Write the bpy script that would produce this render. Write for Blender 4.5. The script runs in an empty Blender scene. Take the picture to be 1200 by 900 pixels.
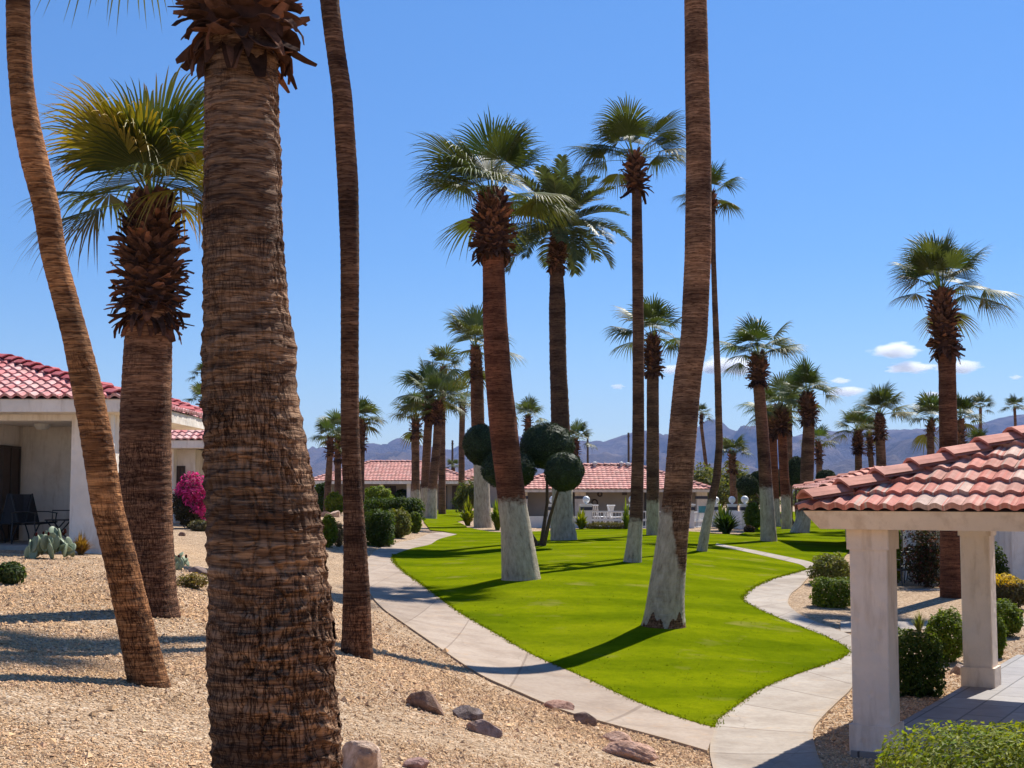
import bpy, bmesh, math, random
import numpy as np
from mathutils import Vector, Matrix

random.seed(7)
C = bpy.data.collections.new('place')
bpy.context.scene.collection.children.link(C)
PI = math.pi

# ------------------------------------------------------------------ camera model
F = 1600.0
TANP = 0.08
PITCH = math.atan(TANP)
EYE = 2.7
cP, sP = math.cos(PITCH), math.sin(PITCH)

def ray(px, py):
    xc = (px - 600.0) / F
    yc = -(py - 450.0) / F
    y = cP - sP * yc
    z = sP + cP * yc
    return xc / y, z / y

def W(px, py, d):
    rx, rz = ray(px, py)
    return np.array([rx * d, d, EYE + rz * d])

def pxm(d):
    return d / F

# ------------------------------------------------------------------ noise
def _h(ix, iy, iz, seed):
    n = (ix * 374761393 + iy * 668265263 + iz * 2147483647 + seed * 974634777) & 0xFFFFFFFF
    n = ((n ^ (n >> 13)) * 1274126177) & 0xFFFFFFFF
    n = n ^ (n >> 16)
    return (n & 0xFFFFFF) / float(0xFFFFFF)

def vnoise(x, y, z=None, seed=0):
    x = np.asarray(x, float); y = np.asarray(y, float)
    z = np.zeros_like(x) if z is None else np.asarray(z, float) + np.zeros_like(x)
    ix = np.floor(x).astype(np.int64); iy = np.floor(y).astype(np.int64); iz = np.floor(z).astype(np.int64)
    fx = x - ix; fy = y - iy; fz = z - iz
    fx = fx * fx * (3 - 2 * fx); fy = fy * fy * (3 - 2 * fy); fz = fz * fz * (3 - 2 * fz)
    def c(a, b, e): return _h(ix + a, iy + b, iz + e, seed)
    r0 = (c(0,0,0)*(1-fx)+c(1,0,0)*fx)*(1-fy) + (c(0,1,0)*(1-fx)+c(1,1,0)*fx)*fy
    r1 = (c(0,0,1)*(1-fx)+c(1,0,1)*fx)*(1-fy) + (c(0,1,1)*(1-fx)+c(1,1,1)*fx)*fy
    return (r0 * (1 - fz) + r1 * fz) * 2 - 1

def fbm(x, y, z=None, oct=4, seed=0):
    s = 0; a = 1; t = 0
    for o in range(oct):
        k = 2.0 ** o
        s = s + a * vnoise(np.asarray(x) * k, np.asarray(y) * k, None if z is None else np.asarray(z) * k, seed + o * 17)
        t += a; a *= 0.5
    return s / t

# ------------------------------------------------------------------ mesh builder
class MB:
    def __init__(self):
        self.v = []; self.n = 0
        self.f = []; self.c = []; self.m = []
        self.uv = []; self.wash = []
        self.has_uv = False
    def add(self, verts, faces, col=(1, 1, 1), mat=0, uv=None, wash=None):
        verts = np.asarray(verts, float).reshape(-1, 3)
        faces = np.asarray(faces, np.int64)
        if len(faces) == 0: return
        self.v.append(verts)
        self.f.append(faces + self.n)
        self.n += len(verts)
        col = np.asarray(col, float)
        if col.ndim == 1: col = np.repeat(col[None, :], len(faces), 0)
        self.c.append(col)
        mm = np.asarray(mat)
        self.m.append(np.full(len(faces), int(mat)) if mm.ndim == 0 else mm)
        if uv is not None: self.has_uv = True
        self.uv.append(np.zeros((len(verts), 2)) if uv is None else np.asarray(uv, float))
        self.wash.append(np.full(len(verts), 5.0) if wash is None else np.asarray(wash, float))
    # --- shapes
    def box(self, lo, hi, col=(1, 1, 1), M=None, mat=0):
        x0, y0, z0 = lo; x1, y1, z1 = hi
        v = np.array([(x0,y0,z0),(x1,y0,z0),(x1,y1,z0),(x0,y1,z0),(x0,y0,z1),(x1,y0,z1),(x1,y1,z1),(x0,y1,z1)], float)
        if M is not None: v = xf(M, v)
        f = [(0,3,2,1),(4,5,6,7),(0,1,5,4),(1,2,6,5),(2,3,7,6),(3,0,4,7)]
        self.add(v, f, col, mat)
    def tube(self, pts, rad, n=8, col=(1, 1, 1), caps=True, mat=0, flat=1.0):
        pts = np.asarray(pts, float); k = len(pts)
        rad = np.zeros(k) + np.asarray(rad, float)
        T = np.gradient(pts, axis=0); T /= np.linalg.norm(T, axis=1)[:, None] + 1e-9
        ref = np.array([0, 0, 1.0]) if abs(T[0][2]) < 0.9 else np.array([0, 1.0, 0])
        A = np.cross(T, ref); A /= np.linalg.norm(A, axis=1)[:, None] + 1e-9
        B = np.cross(A, T)
        a = np.linspace(0, 2 * PI, n, endpoint=False)
        v = pts[:, None, :] + rad[:, None, None] * (np.cos(a)[None, :, None] * A[:, None, :] + flat * np.sin(a)[None, :, None] * B[:, None, :])
        v = v.reshape(-1, 3)
        i = np.arange(k - 1)[:, None] * n; j = np.arange(n)[None, :]; j2 = (j + 1) % n
        f = np.stack([i + j, i + j2, i + n + j2, i + n + j], -1).reshape(-1, 4)
        self.add(v, f, col, mat)
        if caps:
            for base, c, s in ((0, pts[0], 1), ((k - 1) * n, pts[-1], -1)):
                vv = np.vstack([v[base:base + n], c[None]])
                ff = [(q, n, (q + 1) % n) if s > 0 else (q, (q + 1) % n, n) for q in range(n)]
                ff = [(a_, b_, c_, c_) for a_, b_, c_ in ff]
                self.add(vv, ff, col, mat)
    def sphere(self, c, r, nu=16, nv=10, col=(1, 1, 1), M=None, mat=0):
        r = np.zeros(3) + np.asarray(r, float)
        th = np.linspace(0, PI, nv + 1); ph = np.linspace(0, 2 * PI, nu, endpoint=False)
        v = np.stack([np.sin(th)[:, None] * np.cos(ph)[None], np.sin(th)[:, None] * np.sin(ph)[None], np.cos(th)[:, None] + 0 * ph[None]], -1).reshape(-1, 3)
        v = v * r
        if M is not None: v = xf(M, v)
        v = v + np.asarray(c)
        i = np.arange(nv)[:, None] * nu; j = np.arange(nu)[None]; j2 = (j + 1) % nu
        f = np.stack([i + j, i + nu + j, i + nu + j2, i + j2], -1).reshape(-1, 4)
        self.add(v, f, col, mat)
    def quad(self, a, b, c, d, col=(1, 1, 1), mat=0):
        self.add(np.array([a, b, c, d], float), [(0, 1, 2, 3)], col, mat)
    def prism(self, poly, z0, z1, col=(1, 1, 1), mat=0):
        """vertical prism from CCW plan polygon (list of (x,y)); convex"""
        n = len(poly)
        v = [(x, y, z0) for x, y in poly] + [(x, y, z1) for x, y in poly]
        f4 = [(i, (i + 1) % n, n + (i + 1) % n, n + i) for i in range(n)]
        self.add(v, f4, col, mat)
        for base, s in ((0, -1), (n, 1)):
            for i in range(1, n - 1):
                t = (base, base + i, base + i + 1) if s > 0 else (base, base + i + 1, base + i)
                self.add(np.array([v[q] for q in t]), [(0, 1, 2, 2)], col, mat)
    def build(self, name, mats, parent=None, smooth=False, loc=None):
        me = bpy.data.meshes.new(name)
        v = np.concatenate(self.v); f = np.concatenate(self.f)
        c = np.concatenate(self.c); m = np.concatenate(self.m)
        if loc is not None: v = v - np.asarray(loc)
        tri = f[:, 2] == f[:, 3]
        cnt = np.where(tri, 3, 4)
        start = np.concatenate([[0], np.cumsum(cnt)[:-1]])
        mask = np.ones_like(f, bool); mask[tri, 3] = False
        loops = f[mask]
        me.vertices.add(len(v)); me.vertices.foreach_set('co', v.ravel())
        me.loops.add(len(loops)); me.loops.foreach_set('vertex_index', loops)
        me.polygons.add(len(f)); me.polygons.foreach_set('loop_start', start); me.polygons.foreach_set('loop_total', cnt)
        if not isinstance(mats, (list, tuple)): mats = [mats]
        for q in mats: me.materials.append(q)
        me.polygons.foreach_set('material_index', m.astype(np.int32))
        me.polygons.foreach_set('use_smooth', np.full(len(f), smooth))
        me.update(calc_edges=True)
        at = me.attributes.new('Col', 'FLOAT_COLOR', 'FACE')
        at.data.foreach_set('color', np.concatenate([c, np.ones((len(c), 1))], 1).ravel())
        if self.has_uv:
            u = np.concatenate(self.uv)[loops]
            l = me.uv_layers.new(name='UVMap'); l.data.foreach_set('uv', u.ravel())
            w = me.attributes.new('wash', 'FLOAT', 'POINT'); w.data.foreach_set('value', np.concatenate(self.wash))
        me.validate()
        o = bpy.data.objects.new(name, me); C.objects.link(o)
        if parent is not None:
            o.parent = parent
            if loc is None: o.matrix_parent_inverse = Matrix.Translation(-parent.location) if parent.rotation_euler[2] == 0 else parent.matrix_basis.inverted()
        elif loc is not None: o.location = loc
        return o

def xf(M, v):
    A = np.array(M)
    return np.asarray(v) @ A[:3, :3].T + A[:3, 3]

def tag(o, label=None, cat=None, group=None, kind=None):
    if label: o['label'] = label
    if cat: o['category'] = cat
    if group: o['group'] = group
    if kind: o['kind'] = kind
    return o

def thing(name, label, cat, loc, group=None):
    o = bpy.data.objects.new(name, None); C.objects.link(o)
    o.location = Vector([float(q) for q in loc]); o.empty_display_size = 0.1
    return tag(o, label, cat, group)

def copy_tree(o, parent=None):
    c = o.copy(); C.objects.link(c)
    if parent is not None: c.parent = parent
    for ch in [q for q in bpy.data.objects if q.parent == o]: copy_tree(ch, c)
    return c

# ------------------------------------------------------------------ ground height
GC = [  # pixel x, pixel y, height
 (320,945,.95),(100,900,1.05),(0,900,1.1),(500,900,.78),(600,900,.60),(700,900,.42),(780,890,.13),(829,883,.03),(838,856,.0),
 (767,865,.06),(748,826,.03),(704,848,.12),(686,797,.1),(605,812,.22),(583,746,.3),(627,771,.18),(506,755,.44),(543,720,.45),(455,720,.55),
 (512,700,.55),(432,695,.66),(474,672,.72),(430,665,.82),(466,650,.86),(470,640,.93),(525,627,1.02),
 (785,735,.4),(610,680,.78),(740,658,.9),(632,641,1.02),(823,647,.95),(901,635,.98),(942,625,1.04),(922,618,1.1),(566,618,1.18),(690,618,1.15),(830,626,1.1),
 (871,704,.42),(951,667,.58),(929,733,.25),(995,767,.08),(898,807,.02),(853,641,.92),(900,652,.76),(1000,735,.2),
 (1115,700,.33),(1080,690,.38),(1150,812,0),(1028,890,0),(958,891,0),(1190,735,.16),(1185,695,.35),(900,940,-.02),(1120,900,0),(1200,800,0),
 (185,800,1.1),(175,722,1.3),(418,768,.88),(60,655,1.5),(20,640,1.6),(220,611,1.63),(215,665,1.42),(390,640,1.15),(385,606,1.62),(300,700,1.15),(520,840,.62),(440,850,.78),(650,850,.32),
 (498,608,1.2),(760,700,.55),(700,720,.45),(880,760,.16),(420,625,1.25),(0,780,1.3),(90,760,1.22)]
GWD = [(0,1,1.0),(-4,3,1.15),(4,4,.6),(8,8,.05),(-8,10,1.3),(-14,20,1.6),(-12,29,1.62),(-25,40,1.65),(-16,50,1.65),(20,20,.1),(15,34,.4),(28,55,.9),
 (-30,115,1.35),(-10,117,1.3),(2,117,1.25),(9,88,.62),(14,92,.62),(30,110,1.0),(-45,80,1.6),(55,80,1.0),(12,62,1.1),(-2,70,1.2),(-7,95,1.28),(10,14,0),(7,12,0)]
def _tp(x, y):
    y = np.maximum(np.asarray(y, float), -2)
    return np.asarray(x, float) / (y + 7.0) * 4.0, np.log(y + 7.0) * 2.2
_pts = []
for px, py, z in GC:
    rx, rz = ray(px, py); d = (z - EYE) / rz
    _pts.append((rx * d, d, z))
_pts += GWD
_pts = np.array(_pts)
_u, _v = _tp(_pts[:, 0], _pts[:, 1])
_n = len(_pts)
def _K(du, dv):
    r2 = du * du + dv * dv + 1e-12
    return 0.5 * r2 * np.log(r2)
_A = np.zeros((_n + 3, _n + 3))
_A[:_n, :_n] = _K(_u[:, None] - _u[None], _v[:, None] - _v[None]) + np.eye(_n) * 0.012
_A[:_n, _n] = 1; _A[:_n, _n + 1] = _u; _A[:_n, _n + 2] = _v; _A[_n:, :_n] = _A[:_n, _n:].T
_w = np.linalg.solve(_A, np.concatenate([_pts[:, 2], np.zeros(3)]))
def Graw(x, y):
    x = np.asarray(x, float); y = np.asarray(y, float)
    u, v = _tp(x, y)
    sh = u.shape; u = u.ravel(); v = v.ravel()
    out = np.zeros(len(u))
    for i in range(0, len(u), 20000):
        uu = u[i:i+20000]; vv = v[i:i+20000]
        out[i:i+20000] = _K(uu[:, None] - _u[None], vv[:, None] - _v[None]) @ _w[:_n] + _w[_n] + _w[_n+1]*uu + _w[_n+2]*vv
    z = np.clip(out.reshape(sh), -0.06, 1.75)
    r = np.sqrt(x * x + np.maximum(y, 0) ** 2)
    t = np.clip((r - 120) / 60.0, 0, 1)
    z = z * (1 - t) + 1.1 * t
    t2 = np.clip((np.abs(x) - 0.55 * np.maximum(y, 0) - 14) / 20.0, 0, 1)
    return z * (1 - t2) + np.where(x < 0, 1.5, 0.5) * t2
# tabulated grid shared by the terrain mesh and by G(), so that sheets follow the mesh
def _axis(segs):
    a = [segs[0][0]]
    for lo, hi, n in segs: a += list(np.linspace(lo, hi, n + 1)[1:])
    return np.array(a)
GX = _axis([(-9000,-900,6),(-900,-100,12),(-100,-30,28),(-30,-10,50),(-10,12,88),(12,30,36),(30,100,28),(100,900,12),(900,9000,6)])
GY = _axis([(-300,-10,8),(-10,4,20),(4,36,128),(36,80,60),(80,140,40),(140,400,20),(400,11000,24)])
_GXX, _GYY = np.meshgrid(GX, GY, indexing='ij')
GZ = Graw(_GXX, _GYY)
def G(x, y):
    x = np.asarray(x, float); y = np.asarray(y, float)
    i = np.clip(np.searchsorted(GX, x) - 1, 0, len(GX) - 2); j = np.clip(np.searchsorted(GY, y) - 1, 0, len(GY) - 2)
    fx = (x - GX[i]) / (GX[i+1] - GX[i]); fy = (y - GY[j]) / (GY[j+1] - GY[j])
    return (GZ[i,j]*(1-fx)+GZ[i+1,j]*fx)*(1-fy) + (GZ[i,j+1]*(1-fx)+GZ[i+1,j+1]*fx)*fy
_DS = np.exp(np.linspace(math.log(3.0), math.log(600), 900))
def GP(px, py):
    rx, rz = ray(px, py)
    h = EYE + rz * _DS - G(rx * _DS, _DS)
    k = np.argmax(h < 0)
    if h[k] >= 0: return W(px, py, 150)
    a, b = _DS[k-1], _DS[k]
    for _ in range(24):
        m = 0.5 * (a + b)
        if EYE + rz * m - float(G(rx * m, m)) < 0: b = m
        else: a = m
    return np.array([rx * b, b, float(G(rx * b, b))])

# ------------------------------------------------------------------ materials
def mat(name):
    m = bpy.data.materials.new(name); m.use_nodes = True
    nt = m.node_tree; nt.nodes.clear()
    return m, nt, nt.nodes, nt.links
def nd(nt, t, **k):
    n = nt.nodes.new(t)
    for a, b in k.items():
        if a in n.inputs.keys(): n.inputs[a].default_value = b
        else: setattr(n, a, b)
    return n
def ramp(nt, fac, stops):
    r = nt.nodes.new('ShaderNodeValToRGB')
    e = r.color_ramp.elements
    while len(e) < len(stops): e.new(0.5)
    for q, (p, c) in zip(e, stops):
        q.position = p; q.color = (c[0], c[1], c[2], 1)
    nt.links.new(fac, r.inputs[0]); return r.outputs[0]
def mul(nt, a, b, fac=1.0, mode='MULTIPLY'):
    m = nt.nodes.new('ShaderNodeMix'); m.data_type = 'RGBA'; m.blend_type = mode
    if hasattr(fac, 'name'): nt.links.new(fac, m.inputs[0])
    else: m.inputs[0].default_value = fac
    for s, k in ((a, 6), (b, 7)):
        if isinstance(s, tuple): m.inputs[k].default_value = (*s[:3], 1)
        else: nt.links.new(s, m.inputs[k])
    return m.outputs[2]
def mth(nt, op, a, b=None):
    m = nt.nodes.new('ShaderNodeMath'); m.operation = op
    for k, s in enumerate((a, b)):
        if s is None: continue
        if isinstance(s, (int, float)): m.inputs[k].default_value = s
        else: nt.links.new(s, m.inputs[k])
    return m.outputs[0]
def noise(nt, vec, scale, detail=4, rough=0.55, dist=0.0):
    n = nt.nodes.new('ShaderNodeTexNoise')
    n.inputs['Scale'].default_value = scale; n.inputs['Detail'].default_value = detail; n.inputs['Roughness'].default_value = rough
    n.inputs['Distortion'].default_value = dist
    if vec is not None: nt.links.new(vec, n.inputs['Vector'])
    return n.outputs[0]
def mapping(nt, vec, s):
    m = nt.nodes.new('ShaderNodeMapping'); m.inputs['Scale'].default_value = s
    nt.links.new(vec, m.inputs['Vector']); return m.outputs[0]
def bump(nt, h, strength=0.5, dist=0.02, normal=None):
    b = nt.nodes.new('ShaderNodeBump'); b.inputs['Strength'].default_value = strength; b.inputs['Distance'].default_value = dist
    nt.links.new(h, b.inputs['Height'])
    if normal is not None: nt.links.new(normal, b.inputs['Normal'])
    return b.outputs[0]
def finish(nt, col, rough=0.8, normal=None, spec=0.3, metal=0.0):
    p = nt.nodes.new('ShaderNodeBsdfPrincipled'); o = nt.nodes.new('ShaderNodeOutputMaterial')
    if isinstance(col, tuple): p.inputs['Base Color'].default_value = (*col[:3], 1)
    else: nt.links.new(col, p.inputs['Base Color'])
    if isinstance(rough, (int, float)): p.inputs['Roughness'].default_value = rough
    else: nt.links.new(rough, p.inputs['Roughness'])
    p.inputs['Specular IOR Level'].default_value = spec; p.inputs['Metallic'].default_value = metal
    if normal is not None: nt.links.new(normal, p.inputs['Normal'])
    nt.links.new(p.outputs[0], o.inputs[0]); return p
def attr(nt, name='Col'):
    a = nt.nodes.new('ShaderNodeAttribute'); a.attribute_name = name; return a
def objcol(nt):
    return nt.nodes.new('ShaderNodeObjectInfo').outputs['Color']
def geo_pos(nt): return nt.nodes.new('ShaderNodeNewGeometry').outputs['Position']

def simple(name, col, rough=0.7, nscale=6.0, amp=0.15, bstr=0.15, bdist=0.01, spec=0.3, metal=0.0):
    m, nt, N, L = mat(name)
    pos = geo_pos(nt)
    n1 = noise(nt, pos, nscale, 5)
    lo = tuple(c * (1 - amp) for c in col); hi = tuple(min(1, c * (1 + amp)) for c in col)
    c = ramp(nt, n1, [(0.3, lo), (0.7, hi)])
    c = mul(nt, c, attr(nt).outputs[0])
    n2 = noise(nt, pos, nscale * 12, 3)
    finish(nt, c, rough, bump(nt, n2, bstr, bdist), spec, metal)
    return m

def leaf_mat(name, trans=0.35, rough=0.42, tcol=(1.25, 1.2, 0.5), spec=0.5):
    m, nt, N, L = mat(name)
    a = attr(nt).outputs[0]
    n = noise(nt, geo_pos(nt), 3.0, 3)
    c = mul(nt, a, ramp(nt, n, [(0.3, (.75, .78, .75)), (0.7, (1.2, 1.15, 1.1))]))
    p = nd(nt, 'ShaderNodeBsdfPrincipled'); p.inputs['Roughness'].default_value = rough
    p.inputs['Specular IOR Level'].default_value = spec
    L.new(c, p.inputs['Base Color'])
    t = nd(nt, 'ShaderNodeBsdfTranslucent'); L.new(mul(nt, c, tcol), t.inputs['Color'])
    mx = nd(nt, 'ShaderNodeMixShader'); mx.inputs[0].default_value = trans
    L.new(p.outputs[0], mx.inputs[1]); L.new(t.outputs[0], mx.inputs[2])
    o = nd(nt, 'ShaderNodeOutputMaterial'); L.new(mx.outputs[0], o.inputs[0])
    return m

def bark_mat(name, dark, mid, light, ringf=1.0, bst=0.9, fiss=1.0):
    m, nt, N, L = mat(name)
    uv = nd(nt, 'ShaderNodeUVMap').outputs[0]
    wob = noise(nt, mapping(nt, uv, (2.2, 3.0, 1)), 1.0, 3)
    # leaf-scar rings: stretched noise round the trunk; thin wavy lines are its contours
    r1 = noise(nt, mapping(nt, uv, (1.6, 24 * ringf, 1)), 1.0, 4, 0.65, 0.3)
    r2 = noise(nt, mapping(nt, uv, (6.0, 80 * ringf, 1)), 1.0, 3, 0.6, 0.6)
    ln = mth(nt, 'ABSOLUTE', mth(nt, 'SUBTRACT', noise(nt, mapping(nt, uv, (2.2, 17 * ringf, 1)), 1.0, 3, .6, .2), .5))
    lines = ramp(nt, ln, [(0.0, (0, 0, 0)), (.014, (.25, .25, .25)), (.045, (1, 1, 1))])
    fz = mth(nt, 'ABSOLUTE', mth(nt, 'SUBTRACT', noise(nt, mapping(nt, uv, (36, 6.0, 1)), 1.0, 4, 0.65, 0.4), .5))
    patch = ramp(nt, noise(nt, mapping(nt, uv, (1.1, 1.6, 1)), 1.0, 3, .6), [(.32, (0, 0, 0)), (.58, (1, 1, 1))])
    sv = nd(nt, 'ShaderNodeSeparateXYZ'); L.new(uv, sv.inputs[0])
    lowv = mth(nt, 'ADD', noise(nt, mapping(nt, uv, (1.1, 1.6, 1)), 1.0, 3, .6), mth(nt, 'MULTIPLY', mth(nt, 'SUBTRACT', 1.9, sv.outputs[1]), .085))
    patch = ramp(nt, lowv, [(.36, (0, 0, 0)), (.60, (1, 1, 1))])
    cr0 = ramp(nt, fz, [(0.0, (0, 0, 0)), (.02, (.3, .3, .3)), (.05, (1, 1, 1))])
    crack = mul(nt, (1, 1, 1), cr0, mth(nt, 'MULTIPLY', patch, fiss), 'MULTIPLY')
    h = mth(nt, 'ADD', mth(nt, 'MULTIPLY', r1, 0.55), mth(nt, 'MULTIPLY', r2, 0.32))
    h2 = mth(nt, 'ADD', mth(nt, 'ADD', h, mth(nt, 'MULTIPLY', crack, .16)), mth(nt, 'MULTIPLY', lines, .10))
    c = ramp(nt, h2, [(0.40, dark), (0.66, mid), (0.86, light)])
    c = mul(nt, c, ramp(nt, crack, [(0, (.50, .44, .40)), (.8, (1.04, 1.04, 1.04))]))
    c = mul(nt, c, ramp(nt, lines, [(0, (.62, .56, .52)), (.8, (1.03, 1.03, 1.03))]))
    gr = noise(nt, mapping(nt, uv, (14, 9, 1)), 1.0, 4, .7)
    c = mul(nt, c, ramp(nt, gr, [(.3, (.82, .80, .80)), (.7, (1.2, 1.18, 1.16))]))
    bnd = noise(nt, mapping(nt, uv, (.55, 2.6, 1)), 1.0, 4, .6, .3)
    c = mul(nt, c, ramp(nt, bnd, [(.34, (.50, .47, .47)), (.50, (1, 1, 1)), (.66, (1.32, 1.26, 1.2))]))
    big = noise(nt, mapping(nt, uv, (0.9, 0.7, 1)), 1.0, 3)
    c = mul(nt, c, ramp(nt, big, [(0.3, (.72, .71, .74)), (0.68, (1.3, 1.2, 1.1))]))
    c = mul(nt, c, objcol(nt))
    # whitewashed foot
    wa = attr(nt, 'wash').outputs['Fac']
    e = mth(nt, 'ADD', wa, mth(nt, 'MULTIPLY', mth(nt, 'SUBTRACT', noise(nt, mapping(nt, uv, (7, 9, 1)), 1.0, 4), 0.5), 0.5))
    k = nd(nt, 'ShaderNodeMapRange'); L.new(e, k.inputs[0])
    k.inputs[1].default_value = -0.08; k.inputs[2].default_value = 0.10; k.inputs[3].default_value = 1.0; k.inputs[4].default_value = 0.0
    wn = noise(nt, mapping(nt, uv, (13, 3.5, 1)), 1.0, 5, 0.7)
    wc = ramp(nt, wn, [(0.28, (.16, .12, .08)), (0.42, (.38, .315, .23)), (0.6, (.53, .45, .335)), (0.8, (.63, .55, .43))])
    c = mul(nt, c, wc, k.outputs[0], 'MIX')
    b = bump(nt, h2, bst, 0.03)
    b = bump(nt, noise(nt, mapping(nt, uv, (90, 90, 1)), 1.0, 3), 0.35, 0.008, b)
    finish(nt, c, 0.9, b, 0.15)
    return m

M = {}
M['bark_big'] = bark_mat('old ringed palm bark', (.034, .020, .013), (.165, .100, .060), (.42, .29, .185), 1.2, .9)
M['bark'] = bark_mat('palm bark', (.034, .019, .013), (.140, .079, .048), (.27, .168, .105), 1.35, 0.8, 0.4)
M['boot'] = simple('dry leaf bases', (.150, .080, .056), .9, 14, .45, .6, .012, .08)
M['frond'] = leaf_mat('palm frond', .22, .5, (1.2, 1.25, .5), .22)
M['leaf'] = leaf_mat('shrub leaf', .38, .6, (1.3, 1.3, .35), .15)
M['topiary'] = leaf_mat('clipped juniper', .12, .6, (1.1, 1.1, .6), .2)
M['petal'] = leaf_mat('flower petals', .4, .6, (1.2, .9, 1.1), .2)
M['grass'] = leaf_mat('grass blades', .3, .8, (1.1, 1.1, .3), .0)
M['wood'] = simple('twigs', (.10, .065, .04), .9, 12, .3, .5, .01, .15)
M['white'] = simple('white paint', (.74, .73, .70), .5, 3, .05, .08, .003, .4)
M['globe'] = simple('white lamp globe', (.86, .86, .84), .25, 3, .02, 0, .001, .5)
M['darkband'] = simple('dark tile band', (.03, .03, .05), .4, 8, .2, .1, .003, .5)
M['stucco'] = None
M['black'] = simple('black metal', (.018, .018, .02), .45, 10, .2, .05, .002, .5)
M['sling'] = simple('charcoal sling fabric', (.03, .03, .033), .8, 40, .2, .2, .002, .2)
M['bronze'] = simple('bronze door frame', (.045, .03, .022), .5, 6, .15, .05, .002, .4)
M['pole'] = simple('weathered pole', (.09, .065, .05), .85, 5, .25, .3, .01, .2)
M['vent'] = simple('galvanised vent', (.55, .54, .52), .45, 8, .1, .05, .003, .5)
M['wallgrey'] = simple('taupe wall', (.36, .30, .245), .9, 2, .06, .2, .004, .15)
M['shade'] = simple('brown shutter', (.10, .07, .055), .7, 5, .15, .1, .003, .2)
M['teal'] = simple('teal canvas', (.10, .30, .30), .7, 6, .1, .1, .003, .2)

def stucco(name, col, scale=9):
    m, nt, N, L = mat(name)
    pos = geo_pos(nt)
    c = ramp(nt, noise(nt, pos, 1.3, 5, .6), [(0.3, tuple(q * .86 for q in col)), (0.7, tuple(min(1, q * 1.08) for q in col))])
    st = noise(nt, mapping(nt, pos, (2.5, 2.5, .5)), 2.0, 5, .65)
    c = mul(nt, c, ramp(nt, st, [(.32, (.80, .76, .72)), (.5, (1, 1, 1))]))
    v = nd(nt, 'ShaderNodeTexVoronoi'); v.feature = 'SMOOTH_F1'; v.inputs['Scale'].default_value = scale
    wv = mul(nt, pos, noise_col(nt, pos, 5), .06, 'ADD')
    L.new(wv, v.inputs['Vector'])
    b1 = bump(nt, v.outputs['Distance'], .55, .03)
    b2 = bump(nt, noise(nt, pos, 45, 4, .7), .5, .012, b1)
    finish(nt, c, .92, b2, .12)
    return m
def noise_col(nt, vec, scale):
    n = nt.nodes.new('ShaderNodeTexNoise'); n.inputs['Scale'].default_value = scale; nt.links.new(vec, n.inputs['Vector']); return n.outputs['Color']
M['stucco'] = stucco('cream stucco', (.72, .63, .54))
M['stucco_col'] = stucco('grey stucco', (.82, .68, .555), 10)
M['stucco_house'] = stucco('pale house stucco', (.86, .78, .69), 8)
M['fascia'] = stucco('painted fascia', (.84, .70, .565), 6)

def glass_mat():
    m, nt, N, L = mat('dark window glass')
    finish(nt, (.035, .035, .04), .06, None, .8); return m
M['glass'] = glass_mat()

def tile_mat():
    m, nt, N, L = mat('clay roof tile')
    a = attr(nt).outputs[0]; pos = geo_pos(nt)
    n = noise(nt, pos, 7, 5, .65)
    c = mul(nt, a, ramp(nt, n, [(.3, (.78, .76, .76)), (.7, (1.15, 1.15, 1.15))]))
    d = noise(nt, pos, 2.0, 4, .6)
    c = mul(nt, c, ramp(nt, d, [(.35, (.8, .78, .75)), (.55, (1, 1, 1))]))
    dd = noise(nt, pos, 3.5, 5, .7)
    c = mul(nt, c, (.42, .33, .26), ramp(nt, dd, [(.55, (0, 0, 0)), (.75, (.28, .28, .28))]), 'MIX')
    finish(nt, c, .78, bump(nt, noise(nt, pos, 60, 3), .3, .005), .2)
    return m
M['tile'] = tile_mat()

def gravel_mat():
    m, nt, N, L = mat('desert gravel')
    pos = geo_pos(nt)
    v = nd(nt, 'ShaderNodeTexVoronoi'); v.inputs['Scale'].default_value = 36; L.new(pos, v.inputs['Vector'])
    v2 = nd(nt, 'ShaderNodeTexVoronoi'); v2.inputs['Scale'].default_value = 55; L.new(pos, v2.inputs['Vector'])
    hue = nd(nt, 'ShaderNodeSeparateColor'); L.new(v.outputs['Color'], hue.inputs[0])
    c = ramp(nt, hue.outputs[0], [(0.0, (.20, .125, .075)), (.25, (.42, .29, .185)), (.55, (.54, .39, .25)), (.85, (.63, .475, .33)), (1.0, (.70, .58, .44))])
    big = noise(nt, pos, .7, 5, .6)
    c = mul(nt, c, ramp(nt, big, [(.3, (.84, .82, .8)), (.7, (1.08, 1.05, 1.0))]))
    med = noise(nt, pos, 6, 4, .6)
    c = mul(nt, c, ramp(nt, med, [(.35, (.82, .8, .78)), (.6, (1.06, 1.05, 1.04))]))
    h = mth(nt, 'ADD', mth(nt, 'MULTIPLY', v.outputs['Distance'], -1.0), mth(nt, 'MULTIPLY', v2.outputs['Distance'], -.4))
    b = bump(nt, h, .9, .03)
    b = bump(nt, noise(nt, pos, 3.0, 5), .35, .06, b)
    finish(nt, c, .95, b, .1)
    return m
M['gravel'] = gravel_mat()
def pebble_mat():
    m, nt, N, L = mat('pebbles')
    c = mul(nt, attr(nt).outputs[0], ramp(nt, noise(nt, geo_pos(nt), 90, 2), [(.3, (.8, .8, .8)), (.7, (1.15, 1.15, 1.15))]))
    finish(nt, c, .9, None, .03); return m
M['pebble'] = pebble_mat()

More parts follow.
